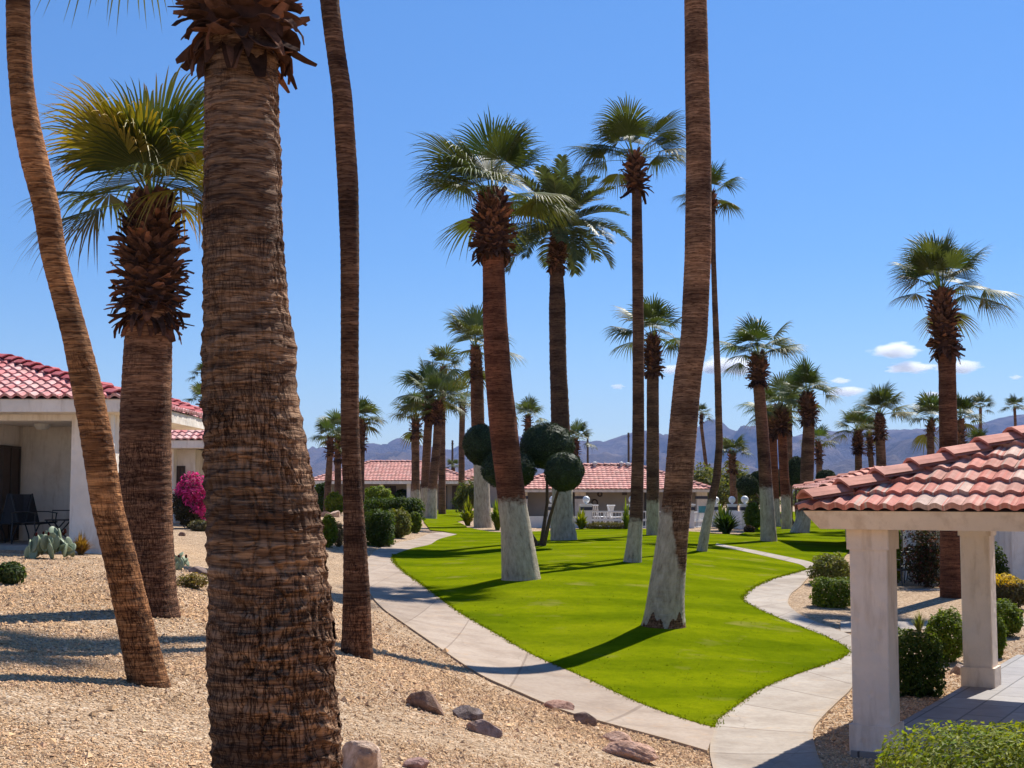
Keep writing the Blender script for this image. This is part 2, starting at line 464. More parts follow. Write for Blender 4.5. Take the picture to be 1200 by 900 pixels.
def lawn_mat():
    m, nt, N, L = mat('mown grass')
    pos = geo_pos(nt)
    n1 = noise(nt, pos, .35, 4, .6); n2 = noise(nt, pos, 4.0, 5, .65); n3 = noise(nt, pos, 38, 4, .7)
    c = ramp(nt, n1, [(.3, (.098, .136, .003)), (.5, (.150, .185, .003)), (.7, (.180, .205, .005))])
    c = mul(nt, c, ramp(nt, n2, [(.3, (.80, .84, .8)), (.55, (1, 1, 1)), (.75, (1.15, 1.08, 1.1))]))
    c = mul(nt, c, ramp(nt, n3, [(.3, (.78, .8, .76)), (.7, (1.15, 1.12, 1.05))]))
    # mower passes curving with the lawn
    w = nd(nt, 'ShaderNodeTexWave'); w.wave_type = 'RINGS'; w.inputs['Scale'].default_value = .14; w.inputs['Distortion'].default_value = 1.6; w.inputs['Detail'].default_value = 2
    mp = nd(nt, 'ShaderNodeMapping'); mp.inputs['Location'].default_value = (-22, -34, 0); L.new(pos, mp.inputs['Vector']); L.new(mp.outputs[0], w.inputs['Vector'])
    c = mul(nt, c, ramp(nt, w.outputs[0], [(.25, (.80, .85, .85)), (.75, (1.06, 1.05, 1.0))]))
    # dry patches
    d = noise(nt, pos, .9, 3, .5)
    c = mul(nt, c, (.27, .22, .07), mth(nt, 'MULTIPLY', ramp(nt, d, [(.60, (0, 0, 0)), (.74, (1, 1, 1))]), .5), 'MIX')
    b = bump(nt, n3, .4, .02); b = bump(nt, n2, .2, .03, b)
    finish(nt, c, .95, b, .0)
    return m
M['lawn'] = lawn_mat()

def concrete_mat(name='old concrete walk', gap=3.2, jst=.45, tone=(1.0, .875, .77)):
    m, nt, N, L = mat(name)
    uv = nd(nt, 'ShaderNodeUVMap').outputs[0]; pos = geo_pos(nt)
    s = nd(nt, 'ShaderNodeSeparateXYZ'); L.new(uv, s.inputs[0])
    c = ramp(nt, noise(nt, pos, 1.2, 5, .6), [(.3, (.29, .25, .21)), (.5, (.385, .345, .30)), (.7, (.435, .40, .355))])
    c = mul(nt, c, ramp(nt, noise(nt, pos, 14, 5, .7), [(.3, (.86, .85, .84)), (.7, (1.08, 1.08, 1.08))]))
    # blown sand lying on the slab
    c = mul(nt, c, (.46, .34, .22), ramp(nt, noise(nt, pos, 2.3, 5, .7, .4), [(.56, (0, 0, 0)), (.72, (.55, .55, .55))]), 'MIX')
    fr = mth(nt, 'FRACT', mth(nt, 'DIVIDE', s.outputs[1], gap))
    dj = mth(nt, 'ABSOLUTE', mth(nt, 'SUBTRACT', fr, .5))
    joint = ramp(nt, dj, [(.0, (1, 1, 1)), (.008, (1, 1, 1)), (.014, (0, 0, 0))])
    c = mul(nt, c, (.13, .10, .075), mth(nt, 'MULTIPLY', joint, jst), 'MIX')
    # slab to slab tone
    idv = mth(nt, 'FLOOR', mth(nt, 'ADD', mth(nt, 'DIVIDE', s.outputs[1], gap), .5))
    wn = nd(nt, 'ShaderNodeTexWhiteNoise'); wn.noise_dimensions = '1D'; L.new(idv, wn.inputs['W'])
    c = mul(nt, c, ramp(nt, wn.outputs[0], [(0, (.90, .89, .88)), (1, (1.06, 1.06, 1.06))]))
    # hairline cracks
    v = nd(nt, 'ShaderNodeTexVoronoi'); v.feature = 'DISTANCE_TO_EDGE'; v.inputs['Scale'].default_value = .55
    L.new(mul(nt, pos, noise_col(nt, pos, 2.5), .25, 'ADD'), v.inputs['Vector'])
    c = mul(nt, c, (.15, .12, .1), ramp(nt, v.outputs['Distance'], [(0, (.3, .3, .3)), (.007, (0, 0, 0))]), 'MIX')
    ue = mth(nt, 'ABSOLUTE', mth(nt, 'SUBTRACT', s.outputs[0], .5))
    ed = mth(nt, 'ADD', ue, mth(nt, 'MULTIPLY', mth(nt, 'SUBTRACT', noise(nt, pos, 3.0, 5, .7), .5), .16))
    c = mul(nt, c, tone)
    c = mul(nt, c, (.40, .30, .20), ramp(nt, ed, [(.44, (0, 0, 0)), (.51, (.7, .7, .7))]), 'MIX')
    h = mth(nt, 'SUBTRACT', noise(nt, pos, 30, 4), mth(nt, 'MULTIPLY', joint, 1.2))
    finish(nt, c, .88, bump(nt, h, .35, .01), .2)
    return m
M['concrete'] = concrete_mat(); M['concrete_b'] = concrete_mat('grey concrete walk', 1.5, .6, (1.02, .965, .90))

def paver_mat():
    m, nt, N, L = mat('stamped paving')
    pos = geo_pos(nt)
    mp = nd(nt, 'ShaderNodeMapping'); mp.inputs['Rotation'].default_value = (0, 0, math.radians(-60)); L.new(pos, mp.inputs['Vector'])
    b = nd(nt, 'ShaderNodeTexBrick'); b.inputs['Scale'].default_value = 1.0; L.new(mp.outputs[0], b.inputs['Vector'])
    b.inputs['Brick Width'].default_value = .9; b.inputs['Row Height'].default_value = .45; b.inputs['Mortar Size'].default_value = .012
    b.inputs['Color1'].default_value = (.22, .195, .18, 1); b.inputs['Color2'].default_value = (.29, .26, .235, 1); b.inputs['Mortar'].default_value = (.08, .065, .055, 1)
    c = mul(nt, b.outputs['Color'], ramp(nt, noise(nt, pos, 5, 5), [(.3, (.85, .85, .85)), (.7, (1.1, 1.1, 1.1))]))
    h = mth(nt, 'ADD', mth(nt, 'MULTIPLY', b.outputs['Fac'], -1.0), mth(nt, 'MULTIPLY', noise(nt, pos, 20, 4), .3))
    finish(nt, c, .55, bump(nt, h, .5, .01), .4)
    return m
M['paver'] = paver_mat()

def rock_mat():
    m, nt, N, L = mat('weathered rock')
    pos = geo_pos(nt)
    n = noise(nt, pos, 9, 6, .7, .6)
    c = ramp(nt, n, [(.25, (.14, .10, .08)), (.45, (.36, .26, .195)), (.62, (.52, .41, .33)), (.8, (.70, .62, .54))])
    c = mul(nt, c, objcol(nt))
    finish(nt, c, .9, bump(nt, noise(nt, pos, 22, 6, .7), .8, .03), .2)
    return m
M['rock'] = rock_mat()

def mountain_mat():
    m, nt, N, L = mat('desert mountain rock')
    pos = geo_pos(nt)
    n = noise(nt, pos, .004, 7, .65)
    c = ramp(nt, n, [(.3, (.05, .04, .038)), (.55, (.12, .092, .08)), (.75, (.24, .19, .155))])
    finish(nt, c, .95, bump(nt, noise(nt, pos, .012, 7, .7), .9, 40), .05)
    return m
M['mountain'] = mountain_mat()
def cactus_mat():
    m, nt, N, L = mat('prickly pear')
    pos = geo_pos(nt)
    v = nd(nt, 'ShaderNodeTexVoronoi'); v.inputs['Scale'].default_value = 28; L.new(pos, v.inputs['Vector'])
    c = ramp(nt, v.outputs['Distance'], [(.0, (.55, .5, .35)), (.12, (.5, .46, .3)), (.2, (.20, .25, .14)), (1, (.24, .29, .18))])
    c = mul(nt, c, attr(nt).outputs[0])
    finish(nt, c, .55, None, .4); return m
M['cactus'] = cactus_mat()

# ------------------------------------------------------------------ ground, lawn, walks
def build_ground():
    nx, ny = len(GX), len(GY)
    v = np.stack([_GXX, _GYY, GZ], -1).reshape(-1, 3)
    i = np.arange(nx - 1)[:, None] * ny; j = np.arange(ny - 1)[None]
    f = np.stack([i + j, i + ny + j, i + ny + j + 1, i + j + 1], -1).reshape(-1, 4)
    mb = MB(); mb.add(v, f)
    tag(mb.build('ground', M['gravel'], smooth=True), kind='structure')
build_ground()

def dense(pl, step=None, n=None):
    pl = np.asarray(pl, float)
    # Catmull-Rom through the points
    out = []
    P = np.vstack([2 * pl[0] - pl[1], pl, 2 * pl[-1] - pl[-2]])
    n = n or 8
    for i in range(1, len(P) - 2):
        p0, p1, p2, p3 = P[i-1], P[i], P[i+1], P[i+2]
        for t in np.linspace(0, 1, n, endpoint=False):
            out.append(.5 * ((2*p1) + (-p0+p2)*t + (2*p0-5*p1+4*p2-p3)*t*t + (-p0+3*p1-3*p2+p3)*t**3))
    out.append(pl[-1])
    return np.array(out)

def strip(name, pairs, off, m, v0=0.0):
    Lp = np.array([GP(*p[0]) for p in pairs])[:, :2]; Rp = np.array([GP(*p[1]) for p in pairs])[:, :2]
    Ld, Rd = dense(Lp), dense(Rp)
    k = len(Ld); nc = 9
    t = np.linspace(0, 1, nc)
    P = Ld[:, None, :] * (1 - t)[None, :, None] + Rd[:, None, :] * t[None, :, None]
    Z = G(P[..., 0], P[..., 1]) + off
    mid = (Ld + Rd) / 2
    s = np.concatenate([[0], np.cumsum(np.linalg.norm(np.diff(mid, axis=0), axis=1))]) + v0
    V = np.concatenate([P, Z[..., None]], -1)
    low0 = V[:, :1].copy(); low0[..., 2] -= .12; low1 = V[:, -1:].copy(); low1[..., 2] -= .12
    V = np.concatenate([low0, V, low1], 1); nc += 2
    U = np.stack([np.concatenate([[0], t, [1]])[None] + 0 * s[:, None], s[:, None] + np.zeros((1, nc))], -1)
    i = np.arange(k - 1)[:, None] * nc; j = np.arange(nc - 1)[None]
    f = np.stack([i + j, i + j + 1, i + nc + j + 1, i + nc + j], -1).reshape(-1, 4)
    mb = MB(); mb.add(V.reshape(-1, 3), f, uv=U.reshape(-1, 2))
    o = mb.build(name, m)
    tag(o, kind='structure'); return o

LPATH = [((829,883),(838,856)),((767,865),(803,846)),((704,848),(748,826)),((657,834),(686,797)),((605,812),(627,771)),((558,790),(583,746)),
 ((506,755),(539,720)),((470,730),(512,700)),((446,712),(492,685)),((433,695),(474,672)),((427,672),(461,658)),((432,655),(465,650)),((446,643),(484,643.6)),((466,637),(504,639)),((488,632),(513,633.6)),((503,626.5),(524,630)),((518,624),(536,627))]
RPATH = [((850,950),(990,950)),((836,905),(964,900)),((832,878),(956,880)),((840,847),(953,858)),((868,826),(964,842)),((898,807),(982,824)),((938,791),(998,808)),((975,778),(1008,785)),((995,767),(1014,765)),
 ((986,757),(1006,750)),((958,744),(972,736)),((929,733),(942,724)),((898,720),(926,712)),((878,710),(924,704)),((872,704),(928,696)),((878,694),(938,688)),((900,682),(946,679)),((930,673),(953,672)),((948,668),(958,668))]
RPATH2 = [((945,667.5),(962,667)),((938,663.2),(950,660.2)),((920,658.6),(928,655.2)),((897,653.2),(903,650)),((875,648.2),(879,645.2)),((853,643.6),(855,641)),((838,640.2),(840,638))]
SPATH = [((985,742),(985,729)),((1020,741.5),(1020,729)),((1060,740),(1060,729.5)),((1095,738),(1095,729)),((1140,736),(1140,727.5)),((1200,734),(1200,725.5)),((1260,733),(1260,724))]
strip('walkway', LPATH, .031, M['concrete'])
strip('walkway', RPATH, .027, M['concrete_b'], 4)
strip('walkway', RPATH2, .042, M['concrete_b'], 31)
strip('walkway', SPATH, .023, M['concrete_b'], 50)

LAWN_PX = ([p[1] for p in LPATH] + [(520,623.5),(504,622),(497,613),(494,604),(505,598.5),(530,597.5),(556,599),(552,606),(535,612),(548,619),(575,624),(600,625),(640,623),(690,620),(740,620),(800,623),(840,626),(866,627),(884,622),(888,612),(892,603),(920,600),(960,600),(1000,604),
   (1002,640),(988,655),(964,664)] + [(948,668),(930,673),(900,682),(878,694),(871,704),(879,710.5),(898,720),(929,733),(958,744),(986,757),(995,767),(975,778),(938,791),(898,807),(868,826),(841,846)])
LAWN = np.array([GP(*p)[:2] for p in LAWN_PX])
_k = len(LPATH)
LAWN = np.vstack([dense(LAWN[:_k], n=6), LAWN[_k:_k+27], dense(LAWN[_k+27:], n=6)])
def inside(poly, x, y):
    r = np.zeros(np.shape(x), bool)
    n = len(poly); j = n - 1
    for i in range(n):
        xi, yi = poly[i]; xj, yj = poly[j]
        c = ((yi > y) != (yj > y)) & (x < (xj - xi) * (y - yi) / (yj - yi + 1e-12) + xi)
        r ^= c; j = i
    return r
def build_lawn():
    bm = bmesh.new()
    vs = [bm.verts.new((p[0], p[1], 0)) for p in LAWN]
    bm.faces.new(vs)
    bmesh.ops.triangulate(bm, faces=bm.faces[:])
    def cut(co, no):
        bmesh.ops.bisect_plane(bm, geom=bm.verts[:] + bm.edges[:] + bm.faces[:], dist=1e-5, plane_co=co, plane_no=no)
    for x in GX[(GX > LAWN[:, 0].min()) & (GX < LAWN[:, 0].max())][::2]: cut((x, 0, 0), (1, 0, 0))
    for y in GY[(GY > LAWN[:, 1].min()) & (GY < LAWN[:, 1].max())][::2]: cut((0, y, 0), (0, 1, 0))
    co = np.array([v.co[:] for v in bm.verts])
    z = G(co[:, 0], co[:, 1]) + .036
    for v, q in zip(bm.verts, z): v.co.z = q
    for f in bm.faces:
        f.smooth = True
        if f.normal.z < 0: f.normal_flip()
    me = bpy.data.meshes.new('lawn'); bm.to_mesh(me); bm.free()
    me.materials.append(M['lawn'])
    o = bpy.data.objects.new('lawn', me); C.objects.link(o); tag(o, kind='structure')
build_lawn()

def build_grass():
    rng = np.random.default_rng(5)
    mb = MB()
    # blades: dense close to the camera and along the edges
    x = rng.uniform(-4, 11, 900000); y = 14 + 34 * rng.uniform(0, 1, 900000) ** 1.7
    # distance to border
    ok = inside(LAWN, x, y); x, y = x[ok], y[ok]
    keep = rng.uniform(0, 1, len(x)) < np.clip(1.25 - y / 30, .0, 1) * .015
    x, y = x[keep], y[keep]
    # edge band
    seg = np.roll(LAWN, -1, 0) - LAWN; ln = np.linalg.norm(seg, axis=1)
    near = (LAWN[:, 1] < 40)
    E = []
    for a, s, l, q in zip(LAWN, seg, ln, near):
        if q and l < 6:
            k = int(l * 90); t = rng.uniform(0, 1, k)
            E.append(a + s * t[:, None] + rng.normal(0, .035, (k, 2)))
    E = np.vstack(E)
    x = np.concatenate([x, E[:, 0]]); y = np.concatenate([y, E[:, 1]]); n = len(x)
    z = G(x, y) + .034
    a = rng.uniform(0, 2 * PI, n); wd = rng.uniform(.006, .012, n) * np.clip(y / 18, 1, 2.2); h = rng.uniform(.010, .024, n) * np.where(np.arange(n) >= n - len(E), 1.15, 1.0)
    lean = rng.normal(0, .018, (n, 2))
    P = np.stack([x, y, z], 1); D = np.stack([np.cos(a), np.sin(a), 0 * a], 1)
    v = np.stack([P - D * wd[:, None], P + D * wd[:, None], P + np.concatenate([lean, h[:, None]], 1)], 1).reshape(-1, 3)
    f = np.arange(n * 3).reshape(-1, 3); f = np.concatenate([f, f[:, 2:]], 1)
    g = rng.uniform(.75, 1.25, (n, 1))
    c = np.array([.150, .185, .004]) * g * np.where(rng.uniform(0, 1, (n, 1)) < .06, np.array([1.5, 1.1, 1.6]), 1.0)
    mb.add(v, f, c)
    tag(mb.build('grass', M['grass']), kind='stuff')
build_grass()

def build_pebbles():
    rng = np.random.default_rng(9)
    N = 640000
    d = 6.0 + 20 * rng.uniform(0, 1, N) ** 1.5
    px = rng.uniform(-60, 1260, N)
    x = (px - 600) / F * d * 1.02; y = d
    ok = ~inside(LAWN, x, y)
    for pl in (LPATH, RPATH, SPATH):
        poly = np.array([GP(*p[0])[:2] for p in pl] + [GP(*p[1])[:2] for p in pl][::-1])
        ok &= ~inside(poly, x, y) | (rng.uniform(0, 1, N) < .004)
    ok &= ~inside(FLOOR, x, y)
    ok &= rng.uniform(0, 1, N) < np.clip(1.5 - y / 18, .25, 1) * np.clip(.72 + 1.3 * fbm(x * .7, y * .7, None, 3, 5), .12, 1)
    x, y = x[ok], y[ok]; n = len(x)
    s = np.exp(rng.normal(math.log(.0080), .40, n)) * np.where(rng.uniform(0, 1, n) < .0016, rng.uniform(2, 3.2, n), 1) * np.clip(y / 11, .85, 1.5)
    z = G(x, y) + np.where(np.abs(x) > 0, .0, 0) + s * .25
    base = np.array([(1,0,0),(0,1,0),(-1,0,0),(0,-1,0),(0,0,.75),(0,0,-.6)], float)
    jit = base[None] * rng.uniform(.6, 1.25, (n, 6, 1)) + rng.normal(0, .12, (n, 6, 3))
    a = rng.uniform(0, PI, n); ca, sa = np.cos(a), np.sin(a); el = rng.uniform(1.0, 1.7, n)
    jx = jit[..., 0] * el[:, None]; jy = jit[..., 1]
    v = np.stack([jx * ca[:, None] - jy * sa[:, None], jx * sa[:, None] + jy * ca[:, None], jit[..., 2]], -1) * s[:, None, None]
    v += np.stack([x, y, z], 1)[:, None, :]
    T = np.array([(0,1,4),(1,2,4),(2,3,4),(3,0,4)])
    f = (np.arange(n)[:, None, None] * 6 + T[None]).reshape(-1, 3); f = np.concatenate([f, f[:, 2:]], 1)
    pal = np.array([(.60,.425,.265),(.54,.375,.23),(.65,.475,.31),(.49,.335,.20),(.68,.53,.385),(.36,.24,.155),(.59,.40,.27)])
    w = np.array([.28,.23,.19,.12,.07,.05,.06])
    c = pal[rng.choice(len(pal), n, p=w / w.sum())] * rng.uniform(.85, 1.15, (n, 1)) * np.array([1.12, 1.02, .90]) * (1 + .22 * fbm(x * .9, y * .9, None, 3, 15))[:, None]
    mb = MB(); mb.add(v.reshape(-1, 3), f, np.repeat(c, 4, 0))
    tag(mb.build('gravel', M['pebble']), kind='stuff')

# ------------------------------------------------------------------ palms
def nrm(v): return v / (np.linalg.norm(v, axis=-1, keepdims=True) + 1e-12)
UP = np.array([0, 0, 1.0])

def fan_frond(mb, o, az, el, Lp, Lb, N, K, rng, droop=.9, fold=.35, sag=.12, col=(1, 1, 1), tipcol=None, spread=1.75, pcol=(.16, .20, .05), hang=0.0, sides=2):
    dh = np.array([math.cos(az), math.sin(az), 0])
    d0 = math.cos(el) * dh + math.sin(el) * UP
    s = np.linspace(0, 1, 5)
    pet = o + d0[None] * (Lp * s)[:, None] - UP[None] * (sag * Lp * s * s)[:, None]
    T = nrm(d0 - UP * 2 * sag)
    S = np.cross(T, UP)
    if np.linalg.norm(S) < .2: S = np.cross(T, -dh)
    S = nrm(S); Nn = nrm(np.cross(S, T))
    if el > 1.2 and np.dot(Nn, dh) > 0: Nn = -Nn; 
    # petiole: a shallow channel
    w = np.linspace(.024, .011, 5)[:, None] * (Lb ** .5)
    pv = np.stack([pet + S * w, pet - Nn * w * .8, pet - S * w], 1).reshape(-1, 3)
    pf = []
    for i in range(4):
        for j in range(2): pf.append((i*3+j, i*3+j+1, i*3+j+4, i*3+j+3))
    mb.add(pv, pf, pcol)
    b = pet[-1]
    th = np.linspace(-spread, spread, N); dth = th[1] - th[0]
    th = th + rng.normal(0, dth * .12, N)
    Ls = Lb * (.70 + .30 * np.cos(th * .75)) * rng.uniform(.92, 1.06, N)
    t = np.linspace(.04, 1, K)
    split = .50
    r = t[None] * Ls[:, None]                                   # N,K
    hw = np.where(t[None] < split, r * math.tan(dth / 2) * 1.03, (split * Ls[:, None] * math.tan(dth / 2)) * np.clip(1 - (t[None] - split) / (1 - split), 0, 1) ** .85)
    ct, st = np.cos(th)[:, None], np.sin(th)[:, None]
    along = r * ct; lat = r * st
    nor = -fold * np.abs(st) ** 1.6 * r * (.4 + .6 * t[None])
    bend = .10 * Lb * (np.maximum(along, 0) / Lb) ** 2
    ctr = b + along[..., None] * T + lat[..., None] * S + (nor - bend)[..., None] * Nn
    tipd = droop * 1.9 * Ls[:, None] * np.clip(t[None] - .55, 0, 1) ** 2.0 * rng.uniform(.3, 1.6, N)[:, None]
    ctr = ctr - UP * (tipd + hang * r * np.abs(st))[..., None]
    # sideways flutter of the thread-like tips
    ctr = ctr + (rng.normal(0, .05, (N, 1, 3)) * Ls[:, None, None]) * (np.clip(t - .5, 0, 1) ** 2)[None, :, None] * 2
    perp = -st[..., None] * T + ct[..., None] * S                # across the segment
    perp = np.broadcast_to(perp, ctr.shape)
    cc = np.array(col)[None, None] * np.ones((N, K - 1, 1)) * rng.uniform(.85, 1.15, (N, 1, 1))
    if tipcol is not None:
        tc, t0, side = tipcol
        k = np.clip((t[:-1] - t0) / (1 - t0), 0, 1)[None, :, None] * np.clip(.5 + side * np.sin(th)[:, None, None], 0, 1) * 1.6
        k = np.clip(k, 0, 1); cc = cc * (1 - k) + np.array(tc)[None, None] * k
    if sides == 2:
        pl = np.where(t[None] < .9, .35, .1) * hw
        V = np.stack([ctr - perp * hw[..., None], ctr + Nn * pl[..., None], ctr + perp * hw[..., None]], 2)   # N,K,3,3
        i = (np.arange(N)[:, None, None] * K + np.arange(K - 1)[None, :, None]) * 3 + np.arange(2)[None, None]
        f = np.stack([i, i + 1, i + 4, i + 3], -1).reshape(-1, 4)
        mb.add(V.reshape(-1, 3), f, np.repeat(cc.reshape(-1, 3), 2, 0))
    else:
        V = np.stack([ctr - perp * hw[..., None], ctr + perp * hw[..., None]], 2)
        i = (np.arange(N)[:, None] * K + np.arange(K - 1)[None]) * 2
        f = np.stack([i, i + 1, i + 3, i + 2], -1).reshape(-1, 4)
        mb.add(V.reshape(-1, 3), f, cc.reshape(-1, 3))

GREEN = np.array([.078, .108, .030])
def fan_crown(o, R, n, seed, lod=0, el_hi=1.38, el_lo=-.06, droop=.42, green=GREEN, autumn=0, asym=None, blade=.54):
    rng = np.random.default_rng(seed)
    N, K, sides = ((38, 9, 2), (26, 6, 2), (17, 5, 1))[lod]
    mb = MB(); n = max(14, int(n * (.72 if lod < 2 else .85))); R = R * 1.12
    for i in range(n):
        q = (i + .5) / n
        el = el_hi + (el_lo - el_hi) * q ** 1.05 + rng.normal(0, .24)
        az = i * 2.39996 + rng.normal(0, .4) + seed
        k = rng.uniform(.74, 1.10) * (1.0 if q < .75 else .95)
        if -math.sin(az) > .55: el = max(el, .32 + .3 * (-math.sin(az) - .55))
        if asym is not None: k *= asym(az, el)
        c = green * rng.uniform(.75, 1.3) * np.array([rng.uniform(.9, 1.25), 1, 1])
        if q > .8: c = c * np.array([1.3, 1.05, .9])
        tc = None
        if autumn and rng.uniform() < .45:
            tc = ((.42, .26, .03), .35, rng.choice([-1, 1]))
            c = c * np.array([2.4, 1.7, .8])
        if q > .9 and rng.uniform() < .5: tc = ((.22, .14, .06), .4, 0)
        fan_frond(mb, o + np.array([0, 0, .02]), az, el, R * (1 - blade) * k * (1.15 if el < .4 else 1), R * blade * k, N, K, rng, droop=droop * (1.0 + .5 * q), spread=rng.uniform(1.3, 1.75), fold=.12 + .22 * q, sag=.06 + .14 * q,
                  col=c, tipcol=tc, hang=.01 + .08 * q, sides=sides, pcol=(.13, .16, .045))
    return mb

def feather_crown(o, R, n, seed, lod=0):
    rng = np.random.default_rng(seed); mb = MB()
    m = (46, 30)[lod]
    for i in range(n):
        q = (i + .5) / n; el = 1.42 - 1.62 * q ** .9 + rng.normal(0, .08); az = i * 2.39996
        L = R * rng.uniform(.95, 1.15)
        dh = np.array([math.cos(az), math.sin(az), 0]); s = np.linspace(0, 1, 12)
        # rachis arches over under its own weight
        ang = el - (.55 + .75 * q) * s ** 1.3
        step = L / 11
        pts = [o.copy()]
        for a in ang[:-1]: pts.append(pts[-1] + step * (math.cos(a) * dh + math.sin(a) * UP))
        pts = np.array(pts)
        mb.tube(pts, np.linspace(.022, .004, 12) * R / 1.6, 4, (.14, .15, .05), False)
        u = np.linspace(.12, .99, m); P = np.stack([np.interp(u, s, pts[:, k]) for k in range(3)], 1)
        A = np.interp(u, s, ang)
        T = np.cos(A)[:, None] * dh + np.sin(A)[:, None] * UP
        S = np.cross(dh, UP)
        Nn = np.cross(S[None], T)
        ll = R * .30 * np.sin(PI * (u * .86 + .1)) ** .6
        for sd in (-1, 1):
            Dv = nrm(T * .62 + sd * S[None] * .72 + Nn * .35 + rng.normal(0, .07, (m, 3)))
            w = R * .012 * np.ones(m)
            mid = P + Dv * (ll * .5)[:, None]; tip = P + Dv * ll[:, None] - UP * (ll * .22)[:, None]
            X = nrm(np.cross(Dv, Nn)) * w[:, None]
            V = np.stack([P - X * .6, P + X * .6, mid - X, mid + X, tip], 1)
            b = np.arange(m)[:, None] * 5
            f = np.concatenate([b + np.array([[0, 1, 3, 2]]), b + np.array([[2, 3, 4, 4]])], 0)
            c = np.array([.085, .105, .045]) * rng.uniform(.75, 1.3, (2 * m, 1))
            mb.add(V.reshape(-1, 3), f, c)
    return mb

def boots(axis, rad, rows, per, seed, size, lod=0, top_up=.5):
    """overlapping cut leaf bases; axis(t),rad(t) for t in 0 (bottom) .. 1 (top)"""
    rng = np.random.default_rng(seed); mb = MB()
    ts = np.linspace(0, 1, 10)
    mb.tube(np.array([axis(t) for t in ts]), np.array([rad(t) * .72 for t in ts]), 14, (.45, .4, .42))
    K = 5 if lod == 0 else 3
    for i in range(rows):
        t = i / max(rows - 1, 1)
        for j in range(per):
            a = (j + .5 * (i % 2)) * 2 * PI / per + rng.normal(0, .12)
            tt = np.clip(t + rng.normal(0, .35 / rows), 0, 1)
            c0 = axis(tt); r = rad(tt)
            out = np.array([math.cos(a), math.sin(a), 0]); side = np.array([-math.sin(a), math.cos(a), 0])
            # lean from vertical: upper bases point up and out, the lowest hang
            lean = (.55 + 1.15 * (1 - t) ** 1.4) + rng.normal(0, .18)
            if t < .12: lean = rng.uniform(1.7, 2.6)
            L = size * rng.uniform(.55, 1.35) * (1.3 if t < .15 else 1.0)
            w0 = size * rng.uniform(.22, .46); s = np.linspace(0, 1, K)
            ang = lean + (.5 + .7 * (1 - t)) * s * rng.uniform(-.5, 1.7)
            P = [c0 + out * r * .66]
            for q in range(K - 1):
                P.append(P[-1] + L / (K - 1) * (math.sin(ang[q]) * out + math.cos(ang[q]) * UP))
            P = np.array(P); nor = np.stack([np.cos(ang)[k] * out - np.sin(ang)[k] * UP for k in range(K)])
            wid = w0 * (1 - rng.uniform(.35, .75) * s ** 1.3) * (1 - rng.uniform(.0, .8) * s ** 4)
            tw = rng.normal(0, .5)
            sd = side[None] * np.cos(tw * s)[:, None] + nor * np.sin(tw * s)[:, None]
            th = size * .03
            Tp = np.stack([P - sd * wid[:, None], P + nor * (.28 * wid)[:, None], P + sd * wid[:, None]], 1)
            Bt = Tp - nor[:, None] * th
            V = np.concatenate([Tp, Bt], 1).reshape(-1, 3)            # 6 per station
            f = []
            for q in range(K - 1):
                b = q * 6; e = b + 6
                f += [(b, b+1, e+1, e), (b+1, b+2, e+2, e+1), (b+3, e+3, e+4, b+4), (b+4, e+4, e+5, b+5), (b, e, e+3, b+3), (b+2, b+5, e+5, e+2)]
            e = (K - 1) * 6; f += [(e, e+1, e+4, e+3), (e+1, e+2, e+5, e+4)]
            g = rng.uniform(.35, 1.3)
            col = np.array([1.0, .92, .88]) * g
            if rng.uniform() < .14: col = np.array([2.0, 1.6, 1.3]) * rng.uniform(.7, 1.1)
            if t < .15: col = col * .75
            mb.add(V, f, col)
    return mb

